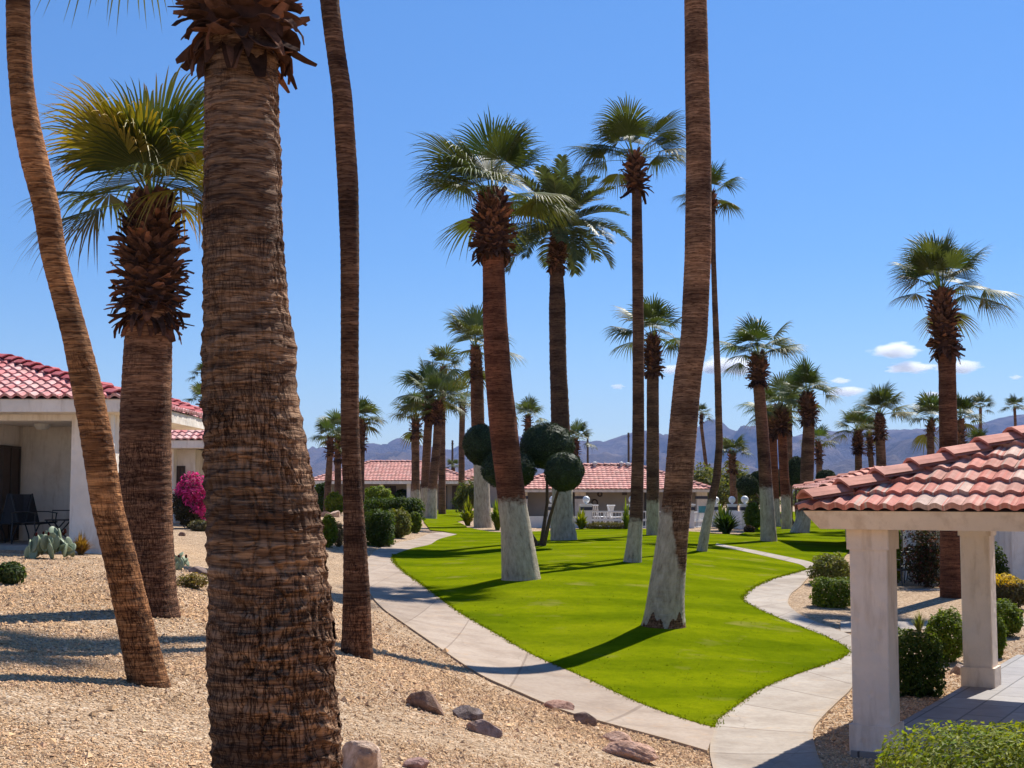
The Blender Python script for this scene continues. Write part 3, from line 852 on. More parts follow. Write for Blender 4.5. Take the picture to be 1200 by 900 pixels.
def trunk_mesh(P, rad, seed, nr, ns, rough=.02, ringf=9.0, wash_top=None, crack=0.0, wfun=None):
    """P (k,3) axis points bottom to top, rad (k)."""
    L = np.concatenate([[0], np.cumsum(np.linalg.norm(np.diff(P, axis=0), axis=1))])
    s = np.linspace(0, L[-1], nr)
    def smooth(a):
        # light smoothing of the polyline
        q = np.interp(s, L, a); k = max(3, nr // 26)
        ker = np.hanning(k + 2)[1:-1]; ker /= ker.sum()
        return np.convolve(np.pad(q, k, mode='reflect', reflect_type='odd'), ker, 'same')[k:-k]
    A = np.stack([smooth(P[:, i]) for i in range(3)], 1)
    R = smooth(rad)
    a = np.linspace(0, 2 * PI, ns + 1)
    X = np.cos(a)[None] * np.ones((nr, 1)); Y = np.sin(a)[None] * np.ones((nr, 1)); S = s[:, None] + 0 * X
    rm = R[:, None]
    # uneven girth, leaf-scar rings, fissures
    wob = fbm(X * 1.3, Y * 1.3, S * 1.1, 3, seed) * .035
    ringp = S * ringf + 1.3 * fbm(X * 1.2, Y * 1.2, S * 1.4, 3, seed + 5)
    ring = np.abs((ringp % 1.0) - .5) * 2
    ring = ring ** 1.5 + .35 * np.abs(((ringp * 2.7 + .8 * X) % 1.0) - .5)
    fine = fbm(X * 5, Y * 5, S * 26, 3, seed + 9)
    disp = wob + rough * (ring - .5) + rough * .7 * fine
    if crack:
        nz = fbm(X * 7, Y * 7, S * 3.5, 3, seed + 31)
        cr = np.clip((np.abs(nz) - .06) / .10, 0, 1)
        patch = np.clip(fbm(X * 1.2, Y * 1.2, S * .8, 2, seed + 77) * 2.2 + .55, 0, 1)
        disp = disp - crack * (1 - cr) * patch
        # bark broken into ragged blocks between the leaf scars
        row = np.floor(ringp); ac = np.broadcast_to(a[None], S.shape)
        wd = 11 + 9 * _h(row.astype(np.int64), (row * 0).astype(np.int64), (row * 0).astype(np.int64), seed + 3)
        cc_ = ac / (2 * PI) * wd + 7.3 * row + .5 * fbm(X * 3, Y * 3, S * 12, 2, seed + 8)
        ci = np.floor(cc_); hv = _h(row.astype(np.int64), ci.astype(np.int64), (ci * 0).astype(np.int64), seed + 6) - .5
        ed = np.abs(cc_ - ci - .5) * 2
        low = np.clip(1.15 - S / 3.2, .25, 1)
        disp = disp + (hv * crack * 1.1 - crack * 1.2 * np.clip((ed - .80) / .2, 0, 1)) * patch * low
    r = rm * (1 + disp * (.33 / np.maximum(rm, .12)) ** .3)
    V = A[:, None, :] + np.stack([X * r, Y * r, 0 * r], -1)
    nc = ns + 1
    i = np.arange(nr - 1)[:, None] * nc; j = np.arange(ns)[None]
    f = np.stack([i + j, i + j + 1, i + nc + j + 1, i + nc + j], -1).reshape(-1, 4)
    girth = max(1, round(2 * PI * float(np.mean(R)) * 1.0 * 10) / 10)
    U = np.stack([a[None] / (2 * PI) * 2 * PI * float(np.mean(R)) + 0 * S + seed * 3.7, S], -1)
    wash = np.full(S.shape, 5.0) if wash_top is None else S - wash_top
    if wfun is not None: wash = wfun(a[None] + 0 * S, S, wash)
    mb = MB(); mb.add(V.reshape(-1, 3), f, uv=U.reshape(-1, 2), wash=wash.ravel())
    cv = np.vstack([V[-1, :-1], A[-1:]]); mb.add(cv, [(q, (q + 1) % ns, ns, ns) for q in range(ns)], uv=np.zeros((ns + 1, 2)), wash=np.full(ns + 1, 5.0))
    return mb, A, R

def palm(name, d, pts, label, crown_px, R_px, skirt=None, wash=None, seed=1, lod=0, n=30, tint=(1, 1, 1), kind='fan', hi=False, group=None, rows=None, crack=0, wfun=None, rough=.03, bootsize=None, up=1.0, boot_per=None, **ck):
    """pts: pixel (x, y, width) from base up; all of the tree stands at depth d."""
    pts = sorted(pts, key=lambda p: -p[1])
    P = np.array([W(p[0], p[1], d) for p in pts]); k = np.array([np.linalg.norm(W(p[0], p[1], d) - np.array([0, 0, EYE])) / d for p in pts])
    rad = np.array([p[2] for p in pts]) / 2 * d / F
    base = P[0].copy()
    g = float(G(base[0], base[1]))
    # root the trunk in the ground
    if base[2] > g - .15:
        dirn = nrm(P[0] - P[1]); t = (base[2] - (g - .2)) / max(.3, -dirn[2])
        P = np.vstack([P[0] + dirn * t, P]); rad = np.concatenate([[rad[0] * 1.03], rad])
    root = thing(name, label, 'palm tree', (base[0], base[1], g), group)
    top = W(*crown_px, d)
    Pt = np.vstack([P, top]) if top[2] > P[-1][2] + .05 else P
    rt = np.concatenate([rad, [rad[-1]]]) if len(Pt) > len(P) else rad
    hpx = pts[0][1] - crown_px[1]
    nr, ns = (int(min(820, max(40, hpx * (.75 if hi else .4)))), ((340 if crack else 150) if hi else 32 if lod == 0 else 14))
    wt = None
    if wash is not None:
        wz = W(pts[0][0], wash, d)[2]
        wt = (wz - Pt[0][2])
    mb, A, R = trunk_mesh(Pt, rt, seed, nr, ns, rough, 11.0 if kind == 'fan' else 5.0, wt, crack, wfun)
    o = mb.build('trunk', M['bark_big'] if hi else M['bark'], root, smooth=True); o.color = (*tint, 1)
    if skirt:
        yt, yb, wpx = skirt
        a0, a1 = W(np.interp(yb, [p[1] for p in pts][::-1], [p[0] for p in pts][::-1]), yb, d), W(crown_px[0], yt, d)
        rw = wpx / 2 * d / F; r1 = rad[-1]
        prof = lambda t: float(np.interp(t, [0, .12, .35, .7, 1], [max(.75 * rw, r1), .92 * rw, rw * .95, rw * .86, rw * .55]))
        hgt = np.linalg.norm(a1 - a0)
        sz = bootsize or min(.34, max(.16, rw * .55))
        rws = rows or int(max(5, hgt / (sz * .36)))
        per = boot_per or int(max(9, 2 * PI * rw / (sz * .5)))
        if lod == 2: rws, per = int(max(4, rws * .6)), int(max(7, per * .6)); sz *= 1.4
        b = boots(lambda t: a0 + (a1 - a0) * t, lambda t: prof(t) - sz * .22, rws, per, seed + 3, sz, lod)
        b.build('leaf_bases', M['boot'], root)
    Rm = R_px * d / F
    if kind == 'fan': cm = fan_crown(top, Rm, n, seed + 11, lod, **ck)
    else: cm = feather_crown(top, Rm, n, seed + 11, min(lod, 1))
    cm.build('crown', M['frond'], root)
    return root

# ------------------------------------------------------------------ shrubs and other plants
def leaves(mb, c, r, n, size, seed, col, shape='ell', shell=.35, lump=.22, lf=2.2, var=.35, up=.3, aspect=.5, hue=None, M4=None):
    """leaf-sized faces spread through a lumpy volume"""
    rng = np.random.default_rng(seed)
    c = np.asarray(c, float); r = np.zeros(3) + np.asarray(r, float)
    D = nrm(rng.normal(0, 1, (n, 3)))
    if shape == 'box':
        D = D / (np.abs(D) ** 5).sum(1, keepdims=True) ** .2
    lumps = 1 + lump * fbm(D[:, 0] * lf + seed, D[:, 1] * lf, D[:, 2] * lf, 3, seed)
    q = 1 - shell * rng.uniform(0, 1, n) ** 1.6
    P = D * q[:, None] * lumps[:, None]
    Nn = nrm(D + rng.normal(0, .75, (n, 3)) + np.array([0, 0, up]))
    A = nrm(np.cross(Nn, rng.normal(0, 1, (n, 3)))); B = np.cross(Nn, A)
    s = size * rng.uniform(.6, 1.35, n)[:, None]
    P = P * r
    if M4 is not None: P = xf(M4, P)
    P = P + c
    V = np.stack([P - A * s, P + B * s * aspect + Nn * s * .15, P + A * s, P - B * s * aspect + Nn * s * .15], 1).reshape(-1, 3)
    f = np.arange(n * 4).reshape(-1, 4)
    col = np.asarray(col, float)
    cc = col * rng.uniform(1 - var, 1 + var, (n, 1)) * np.stack([rng.uniform(.85, 1.2, n), np.ones(n), np.ones(n)], 1)
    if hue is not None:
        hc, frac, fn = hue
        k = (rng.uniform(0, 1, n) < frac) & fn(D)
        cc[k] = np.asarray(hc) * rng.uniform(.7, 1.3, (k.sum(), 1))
    mb.add(V, f, cc)

def stems(mb, base, c, r, n, seed, th=.012, col=(1, 1, 1)):
    rng = np.random.default_rng(seed)
    base = np.asarray(base, float); c = np.asarray(c, float); r = np.zeros(3) + np.asarray(r, float)
    for i in range(n):
        e = c + nrm(rng.normal(0, 1, 3)) * r * rng.uniform(.45, .85)
        m = (base + e) / 2 + rng.normal(0, .12, 3) * r
        s0 = base + np.array([rng.normal(0, .12) * r[0], rng.normal(0, .12) * r[1], -.03])
        mb.tube(np.array([s0, s0 * .4 + m * .6, m * .3 + e * .7, e]), np.array([th, th * .8, th * .6, th * .3]), 5, col, False)

def shrub(name, label, cat, px, d_or_base, w_px, h_px, col, n=1500, leaf=None, shape='ell', seed=1, group=None, lump=.32, hue=None, depth=1.0, lm='leaf', base_y=None, parts=True, shell=.45, aspect=.5, var=.35, core=True):
    """px = pixel x of centre; d_or_base = pixel y of the base on the ground (or a world base)"""
    b = GP(px, d_or_base) if not isinstance(d_or_base, np.ndarray) else d_or_base
    d = b[1]; k = d / F
    rx, rz = w_px / 2 * k, h_px / 2 * k
    b = b + np.array([0, rx * depth * .8, 0])
    b[2] = float(G(b[0], b[1]))
    c = b + np.array([0, 0, rz * .98])
    leaf = leaf or max(.022, 2.0 * k)
    root = thing(name, label, cat, b, group)
    f = MB()
    leaves(f, c, (rx, rx * depth, rz), int(n * 1.3), leaf, seed, col, shape, shell, lump, hue=hue, aspect=aspect, var=var, lf=3.2, up=.8)
    f.build('foliage', M[lm], root)
    s = MB(); stems(s, b, c, (rx, rx * depth, rz), 14, seed + 1, max(.008, .5 * k))
    s.build('stem', M['wood'], root)
    return root

def blob(o, r, seed, lump=.25, freq=1.6, nu=40, nv=26, flat=0.0, col=(1, 1, 1)):
    """an angular rock"""
    mb = MB(); mb.sphere((0, 0, 0), 1, nu, nv, col)
    v = mb.v[0]; D = nrm(v)
    rr = 1 + lump * fbm(D[:, 0] * freq + seed, D[:, 1] * freq, D[:, 2] * freq, 4, seed)
    rng = np.random.default_rng(seed)
    for _ in range(9):                                  # flat broken faces
        n = nrm(rng.normal(0, 1, 3)); h = rng.uniform(.62, .85)
        p = (D * rr[:, None]) @ n
        rr = np.where(p > h, rr * h / np.maximum(p, 1e-6), rr)
    mb.v[0] = D * rr[:, None]
    return mb
def rock(label, px, py, w_px, h_px, seed, tint=(1, 1, 1), rot=0.0, depth=.8, tilt=0.0):
    b = GP(px, py); k = b[1] / F
    rx, rz = w_px / 2 * k * 1.05, h_px * k * .72
    mb = blob(b, 1, seed)
    m4 = Matrix.Translation(Vector([float(q) for q in b + np.array([0, 0, rz * .25])])) @ Matrix.Rotation(rot, 4, 'Z') @ Matrix.Rotation(tilt, 4, 'Y') @ Matrix.Diagonal((rx * 1.05, rx * depth, rz, 1))
    mb.v[0] = xf(m4, mb.v[0])
    o = mb.build('rock', M['rock'], loc=b); o.color = (*tint, 1)
    tag(o, label, 'rock', 'rocks lying on the gravel slope'); return o

# ------------------------------------------------------------------ roofs and houses
def mb_to_clipped(mb, planes):
    """cut a builder's faces by planes (co, no): the side the normal points to is removed"""
    v = np.concatenate(mb.v); f = np.concatenate(mb.f); c = np.concatenate(mb.c)
    bm = bmesh.new()
    vs = [bm.verts.new(p) for p in v]; lay = bm.faces.layers.float_color.new('Col')
    for q, col in zip(f, c):
        ids = list(dict.fromkeys(int(i) for i in q))
        if len(ids) < 3: continue
        try: fc = bm.faces.new([vs[i] for i in ids])
        except ValueError: continue
        fc[lay] = (*col, 1)
    for co, no in planes:
        bmesh.ops.bisect_plane(bm, geom=bm.verts[:] + bm.edges[:] + bm.faces[:], dist=1e-5, plane_co=co, plane_no=no, clear_outer=True)
    bmesh.ops.triangulate(bm, faces=[q for q in bm.faces if len(q.verts) > 4])
    out = MB(); bm.verts.index_update()
    V = np.array([q.co[:] for q in bm.verts]).reshape(-1, 3)
    Fs, Cs = [], []
    for fc in bm.faces:
        i = [q.index for q in fc.verts]
        Fs.append(i if len(i) == 4 else i + i[-1:]); Cs.append(fc[lay][:3])
    bm.free()
    if Fs: out.add(V, Fs, np.array(Cs))
    return out

PROF = np.array([(0, .04), (.10, .22), (.22, .68), (.36, .97), (.46, 1.0), (.58, .86), (.72, .40), (.84, .06), (.93, 0), (1.0, .04)])
def tile_slope(P0, P1, up, run, tw, ex, pal, seed, hgt=.055, lip=.032, prof=PROF):
    rng = np.random.default_rng(seed)
    P0 = np.asarray(P0, float); e = np.asarray(P1, float) - P0; L = np.linalg.norm(e); e = e / L
    up = nrm(np.asarray(up, float)); n = np.cross(e, up); n = n if n[2] > 0 else -n
    nt, nc = int(math.ceil(L / tw)), int(math.ceil(run / ex))
    tw = L / nt
    m = len(prof)
    I, J = np.meshgrid(np.arange(nt), np.arange(nc), indexing='ij'); I, J = I.ravel(), J.ravel(); T = len(I)
    u = (I[:, None] + prof[None, :, 0]) * tw
    h = prof[None, :, 1] * hgt * rng.uniform(.93, 1.07, (T, 1))
    vj = rng.normal(0, .006, T)[:, None]; lj = lip * rng.uniform(.8, 1.25, (T, 1))
    v0 = (J[:, None] * ex - .03) + vj + 0 * u; v1 = v0 + ex * 1.06
    def pt(u, v, w): return P0 + u[..., None] * e + v[..., None] * up + w[..., None] * n
    A = pt(u, v0, h + lj + .012); B = pt(u, v1, h + .004); Cc = pt(u, v0 + .002, h + lj * 0 - .012)
    V = np.stack([Cc, A, B], 1)                     # T,3,m,3
    base = np.arange(T)[:, None, None] * 3 * m
    r = np.arange(2)[None, :, None] * m; k = np.arange(m - 1)[None, None]
    f = np.stack([base + r + k, base + r + k + 1, base + r + m + k + 1, base + r + m + k], -1).reshape(-1, 4)
    pal = np.asarray(pal)
    c = pal[rng.integers(0, len(pal), T)] * rng.uniform(.85, 1.15, (T, 1))
    # blended body colour: streaks across a single tile
    cm = np.repeat(c[:, None], m - 1, 1) * rng.uniform(.9, 1.1, (T, m - 1, 1))
    mix = pal[rng.integers(0, len(pal), (T, m - 1))]
    cm = np.where(rng.uniform(0, 1, (T, m - 1, 1)) < .25, mix, cm)
    c2 = np.stack([cm, cm], 1).reshape(-1, 3)
    mb = MB(); mb.add(V.reshape(-1, 3), f, c2); return mb

def cap_run(mb, a, b, pal, seed, ln=.45, w=.17, h=.12):
    """row of overlapping angular ridge or hip tiles from a (low) to b (high)"""
    rng = np.random.default_rng(seed)
    a, b = np.asarray(a, float), np.asarray(b, float)
    L = np.linalg.norm(b - a); d = (b - a) / L
    s = nrm(np.cross(d, UP)); n = np.cross(s, d)
    k = max(1, int(round(L / ln))); ln = L / k
    pal = np.asarray(pal)
    for i in range(k):
        p = a + d * (i * ln - .03); q = a + d * ((i + 1) * ln + .03)
        lo, hi = .070 + rng.normal(0, .005), .006
        ww = w * rng.uniform(.96, 1.04); c = pal[rng.integers(0, len(pal))] * rng.uniform(.9, 1.1)
        V = []
        for P, l, sc in ((p, lo, 1.08), (q, hi, .92)):
            for x, z in ((-1, -.062), (-.64, -.024), (-.2, .012), (.2, .012), (.64, -.024), (1, -.062)):
                V.append(P + s * x * ww * sc + n * (z + l))
            for x, z in ((-1, -.062), (-.64, -.024), (-.2, .012), (.2, .012), (.64, -.024), (1, -.062)):
                V.append(P + s * x * ww * sc + n * (z + l - .030))
        f = []
        for j in range(5):
            f += [(j, j+1, 12+j+1, 12+j), (6+j, 18+j, 18+j+1, 6+j+1), (j, 6+j, 6+j+1, j+1), (12+j, 12+j+1, 18+j+1, 18+j)]
        mb.add(V, f, c)

def mats(*names): return [M[n] for n in names]

def hip_roof(root, MX, x0, x1, y0, y1, zE, s, pal, cappal, seed, tw=.28, ex=.36, sides='flrb', fine=True, hgt=.055):
    """tiled hip roof in the frame MX; eave rectangle x0..x1, y0..y1 at height zE, pitch s"""
    w, dp = x1 - x0, y1 - y0; half = min(w, dp) / 2
    rot = lambda p: xf(MX, np.array(p, float).reshape(-1, 3))
    dirv = lambda q: (np.array(MX)[:3, :3] @ np.array(q, float))
    out = MB()
    cx = {'f': ((x0, y0), (x1, y0), (0, 1)), 'r': ((x1, y0), (x1, y1), (-1, 0)), 'b': ((x1, y1), (x0, y1), (0, -1)), 'l': ((x0, y1), (x0, y0), (1, 0))}
    zr = zE + s * half
    prof = PROF if fine else PROF[[0, 2, 4, 6, 8, 9]]
    for k, sd in enumerate(sides):
        a, b, inw = cx[sd]
        up = np.array([inw[0], inw[1], s])
        mb = tile_slope((a[0], a[1], zE), (b[0], b[1], zE), up, half * math.sqrt(1 + s * s) + .05, tw, ex, pal, seed + k, hgt, prof=prof)
        e = nrm(np.array([b[0] - a[0], b[1] - a[1], 0.])); iw = np.array([inw[0], inw[1], 0.])
        pl = [((a[0], a[1], 0), tuple(iw - e)), ((b[0], b[1], 0), tuple(iw + e))]
        mb = mb_to_clipped(mb, pl)
        for v, f, c in zip(mb.v, mb.f, mb.c): out.add(rot(v), f, c)
    # boarding under the tiles
    xm0, xm1, ym0, ym1 = x0 + half, x1 - half, y0 + half, y1 - half
    dz = -.03
    E = [(x0, y0, zE + dz), (x1, y0, zE + dz), (x1, y1, zE + dz), (x0, y1, zE + dz)]
    Rg = [(xm0, ym0, zr + dz), (xm1, ym0, zr + dz), (xm1, ym1, zr + dz), (xm0, ym1, zr + dz)]
    V = rot(E + Rg)
    for i in range(4):
        j = (i + 1) % 4
        out.add(V[[i, j, 4 + j, 4 + i]], [(0, 1, 2, 3)], (.10, .06, .05))
    r = out.build('roof', M['tile'], root)
    cap = MB(); o = .085
    Rz = [np.array(q) + np.array([0, 0, o + .03]) for q in Rg]; Ez = [np.array(q) + np.array([0, 0, o + .03]) for q in E]
    Ez = [e_ + (r_ - e_) / np.linalg.norm(r_ - e_) * .10 for e_, r_ in zip(Ez, Rz)]
    for i in range(4): cap_run(cap, Ez[i], Rz[i], cappal, seed + 20 + i)
    if w > dp + .2: cap_run(cap, Rz[0], Rz[1], cappal, seed + 30)
    elif dp > w + .2: cap_run(cap, Rz[1], Rz[2], cappal, seed + 30)
    for q in range(len(cap.v)): cap.v[q] = rot(cap.v[q])
    cap.build('hip_cap', M['tile'], r)
    return r

def ring(mb, MX, x0, x1, y0, y1, prof, col=(1, 1, 1)):
    """sweep a profile (inset, z) round a rectangle with mitred corners"""
    R = []
    for o, z in prof: R += [(x0 + o, y0 + o, z), (x1 - o, y0 + o, z), (x1 - o, y1 - o, z), (x0 + o, y1 - o, z)]
    R = xf(MX, R); f = []
    for k in range(len(prof) - 1):
        for i in range(4):
            j = (i + 1) % 4; f.append((k*4+i, (k+1)*4+i, (k+1)*4+j, k*4+j))
    mb.add(R, f, col)

PAL_NEAR = [(.60,.23,.165),(.62,.32,.24),(.57,.18,.125),(.54,.38,.30),(.63,.42,.33),(.60,.27,.20),(.58,.21,.155)]
PAL_CAP = [(.64,.265,.185),(.60,.235,.165),(.67,.30,.22)]
PAL_H1 = [(.62,.25,.24),(.66,.34,.32),(.58,.20,.195),(.70,.42,.39)]
PAL_H1C = [(.54,.12,.125),(.56,.145,.15)]
PAL_FAR = [(.68,.33,.265),(.70,.35,.29),(.66,.30,.245),(.64,.35,.29)]

# ---- pavilion on the right
C1 = GP(1028, 884); C1[2] = 0
C2 = W(1150, 808, (0.0 - EYE) / ray(1150, 808)[1])
vdir = nrm((C2 - C1)[:2]); span = float(np.linalg.norm((C2 - C1)[:2]))
udir = np.array([vdir[1], -vdir[0]])
PM = Matrix(((udir[0], vdir[0], 0, C1[0]), (udir[1], vdir[1], 0, C1[1]), (0, 0, 1, 0), (0, 0, 0, 1)))
print('pavilion c1', C1, 'c2', C2, 'span', span, 'vdir', vdir)
FZ = 0.06
_fl = [(-.20, -.28), (span + 1.2, -.28), (span + 1.2, span + 4.0), (-.20, span + 4.0)]
FLOOR = np.array([xf(PM, (x, y, 0))[:2] for x, y in _fl])
def build_pavilion():
    root = thing('pavilion', 'open stucco pavilion with a pink tiled hip roof and square columns', 'pavilion', C1)
    zE, zB = 2.55, 2.33
    ov = .60
    x0, x1, y0, y1 = -ov, span + ov, -ov, span + ov
    hip_roof(root, PM, x0, x1, y0, y1, zE, .39, PAL_NEAR, PAL_CAP, 3, tw=.168, ex=.355, hgt=.028)
    fb = MB()
    ring(fb, PM, x0 + .03, x1 - .03, y0 + .03, y1 - .03, [(.16, zE - .015), (0, zE - .02), (.02, zE - .06), (.14, zB), (.60, zB), (.60, zB + .16)])
    fb.build('fascia', M['fascia'], root)
    cm = MB(); cm.add(xf(PM, [(x0 + .5, y0 + .5, zB + .13), (x1 - .5, y0 + .5, zB + .13), (x1 - .5, y1 - .5, zB + .13), (x0 + .5, y1 - .5, zB + .13)]), [(0, 3, 2, 1)])
    cm.build('ceiling', M['fascia'], root)
    for i, (cx, cy) in enumerate([(0, 0), (0, span), (span, 0), (span, span)]):
        b = MB(); h = .196
        def sq(q, z0, z1):
            for _ in range(1):
                bm = [(-q, -q), (q, -q), (q, q), (-q, q)]
                ch = .012
                poly = [(-q + ch, -q), (q - ch, -q), (q, -q + ch), (q, q - ch), (q - ch, q), (-q + ch, q), (-q, q - ch), (-q, -q + ch)]
                w = xf(PM, [(cx + x, cy + y, 0) for x, y in poly])
                b.prism([(p[0], p[1]) for p in w], z0, z1)
        sq(h, FZ - .04, zB - .002)
        o = b.build('column', M['stucco_col'], root)
        b = MB(); sq(h + .024, zB - .215, zB - .004); b.build('capital', M['stucco_col'], o)
        b = MB(); sq(h + .032, FZ - .05, FZ + .26); b.build('plinth', M['stucco_col'], o)
    fl = MB()
    P = [tuple(p) for p in FLOOR]
    fl.prism(P, -.25, FZ)
    fl.build('floor', M['paver'], root)
build_pavilion()
build_pebbles()

IDM = Matrix.Identity(4)
def win(parent, lo, hi, facing='y', name='window', fr=.05, leafs=2, pane='glass'):
    """framed opening lying proud of a wall; lo/hi are opposite corners in the wall plane"""
    x0, y0, z0 = lo; x1, y1, z1 = hi
    f = MB()
    if facing == 'y':
        y = y0
        for a, b in ((x0, x0 + fr), (x1 - fr, x1)): f.box((a, y - .06, z0), (b, y + .04, z1))
        for a, b in ((z0, z0 + fr), (z1 - fr, z1)): f.box((x0 + fr, y - .06, a), (x1 - fr, y + .04, b))
        for k in range(1, leafs):
            xm = x0 + (x1 - x0) * k / leafs; f.box((xm - fr / 2, y - .055, z0 + fr), (xm + fr / 2, y + .03, z1 - fr))
        p = MB(); p.box((x0 + fr, y - .03, z0 + fr), (x1 - fr, y + .02, z1 - fr))
    else:
        x = x0
        for a, b in ((y0, y0 + fr), (y1 - fr, y1)): f.box((x - .04, a, z0), (x + .06, b, z1))
        for a, b in ((z0, z0 + fr), (z1 - fr, z1)): f.box((x - .04, y0 + fr, a), (x + .06, y1 - fr, b))
        for k in range(1, leafs):
            ym = y0 + (y1 - y0) * k / leafs; f.box((x - .03, ym - fr / 2, z0 + fr), (x + .055, ym + fr / 2, z1 - fr))
        p = MB(); p.box((x - .02, y0 + fr, z0 + fr), (x + .03, y1 - fr, z1 - fr))
    o = f.build(name, M['bronze'], parent); p.build('pane', M[pane], o); return o

def build_near_house():
    e = W(143, 466, 27.0); x1, y0, zE = float(e[0]), 27.0, float(e[2]); zf = 1.66
    root = thing('house', 'pale stucco house with red tiled roof and shaded patio behind the curved slim palm', 'house', (x1 - 1, 28, zf))
    x0, y1 = x1 - 15, y0 + 7.8
    hip_roof(root, IDM, x0, x1, y0, y1, zE, .30, PAL_H1, PAL_H1C, 41, tw=.245, ex=.36, hgt=.055, sides='fr')
    fb = MB(); ring(fb, IDM, x0 + .02, x1 - .02, y0 + .02, y1 - .02, [(.2, zE - .02), (0, zE - .02), (.01, zE - .28), (.62, zE - .30), (.62, zE - .1)])
    fb.build('fascia', M['stucco_house'], root)
    w = MB(); zc = zE - .42; zt = zE - .29
    xr, xl = -8.92, -10.86
    w.box((xr, 27.65, zf - .8), (x1 - .40, 28.6, zt)); w.box((xr, 28.602, zf - .8), (-8.62, y1 - .9, zt))   # end wall
    w.box((x0 + .6, 28.6, zf - .8), (xl, y1 - .9, zc - .003))                # room beside the patio
    w.box((xl + .002, 30.3, zf - .8), (xr - .002, y1 - .9, zc - .003))       # back wall of the patio
    w.box((x0 + .6, 27.66, zc), (xr - .002, y1 - .9, zt))                    # beam and patio ceiling
    w.build('wall', M['stucco_house'], root)
    sl = MB(); sl.box((x0 + .6, 27.3, zf - .6), (xr - .01, 30.29, zf)); sl.build('patio_slab', M['concrete_plain'], root)
    win(root, (xl + .02, 28.95, zf + .02), (xl + .02, 30.02, zf + 2.06), 'x', 'door', .05, 2, 'shade')
    lf = MB(); lf.tube([(-9.95, 28.9, zc - .001), (-9.95, 28.9, zc - .05), (-9.95, 28.9, zc - .12)], [.17, .17, .12], 14); lf.build('ceiling_light', M['vent'], root)
    dsp = MB(); xx = float(W(131, 520, 27.55)[0]); dsp.box((xx - .03, 27.56, zf), (xx + .03, 27.645, zt - .01)); dsp.build('downspout', M['white'], root)
m_, nt_, N_, L_ = mat('plain slab'); finish(nt_, ramp(nt_, noise(nt_, geo_pos(nt_), 3, 5), [(.3, (.30, .27, .24)), (.7, (.40, .365, .33))]), .85, None, .2); M['concrete_plain'] = m_
build_near_house()

def sling_chair(loc, face, label):
    root = thing('patio_chair', label, 'chair', loc, 'sling chairs on the left patio')
    Mx = Matrix.Translation(Vector([float(q) for q in loc])) @ Matrix.Rotation(face, 4, 'Z')
    t = lambda p: xf(Mx, np.array(p, float).reshape(-1, 3))
    s = MB(); s.add(t([(-.25,-.26,.44),(.25,-.26,.44),(.25,.24,.40),(-.25,.24,.40),(-.25,-.26,.425),(.25,-.26,.425),(.25,.24,.385),(-.25,.24,.385)]), [(0,1,2,3),(4,7,6,5),(0,4,5,1),(1,5,6,2),(2,6,7,3),(3,7,4,0)])
    s.build('seat', M['sling'], root)
    b = MB(); b.add(t([(-.25,.22,.42),(.25,.22,.42),(.25,.45,1.02),(-.25,.45,1.02),(-.25,.24,.41),(.25,.24,.41),(.25,.47,1.01),(-.25,.47,1.01)]), [(0,1,2,3),(4,7,6,5),(0,4,5,1),(1,5,6,2),(2,6,7,3),(3,7,4,0)])
    b.build('backrest', M['sling'], root)
    for sx in (-1, 1):
        x = sx * .28
        f = MB(); f.tube(t([(x,.47,1.03),(x,.25,.43),(x,-.27,.45)]), .016, 6); f.build('side_frame', M['black'], root)
        f = MB(); f.tube(t([(x,-.24,.01),(x,-.27,.2),(x,-.22,.45),(x,-.25,.64)]), .015, 6); f.build('leg', M['black'], root)
        f = MB(); f.tube(t([(x,.42,.01),(x,.36,.2),(x,.22,.43)]), .015, 6); f.build('leg', M['black'], root)
        f = MB(); f.tube(t([(x,-.27,.63),(x,.0,.66),(x,.34,.66)]), .02, 6, flat=.6); f.build('armrest', M['black'], root)
sling_chair((float(W(8, 600, 28.1)[0]), 28.1, 1.66), math.radians(-12), 'dark sling patio chair seen from behind at the left edge of the patio')
sling_chair((float(W(44, 600, 28.3)[0]), 28.3, 1.66), math.radians(62), 'dark sling patio chair turned sideways beside the small side table')
def side_table():
    p = np.array([float(W(69, 600, 28.6)[0]), 28.6, 1.66])
    r = thing('side_table', 'small black square side table with crossed legs beside the sling chair', 'table', p)
    t = MB(); t.box(p + (-.22, -.22, .47), p + (.22, .22, .50)); t.build('table_top', M['black'], r)
    for s in (-1, 1):
        l = MB(); l.tube([p + (-.19, .19 * s, .01), p + (.19, .19 * s, .47)], .014, 6); l.tube([p + (.19, .19 * s + .003, .01), p + (-.19, .19 * s + .003, .47)], .014, 6); l.build('leg', M['black'], r)
    h = MB(); h.tube([p + (-.2, .2, .5), p + (-.2, .2, .68), p + (.2, .2, .68), p + (.2, .2, .5)], .012, 6); h.build('back_rail', M['black'], r)
side_table()

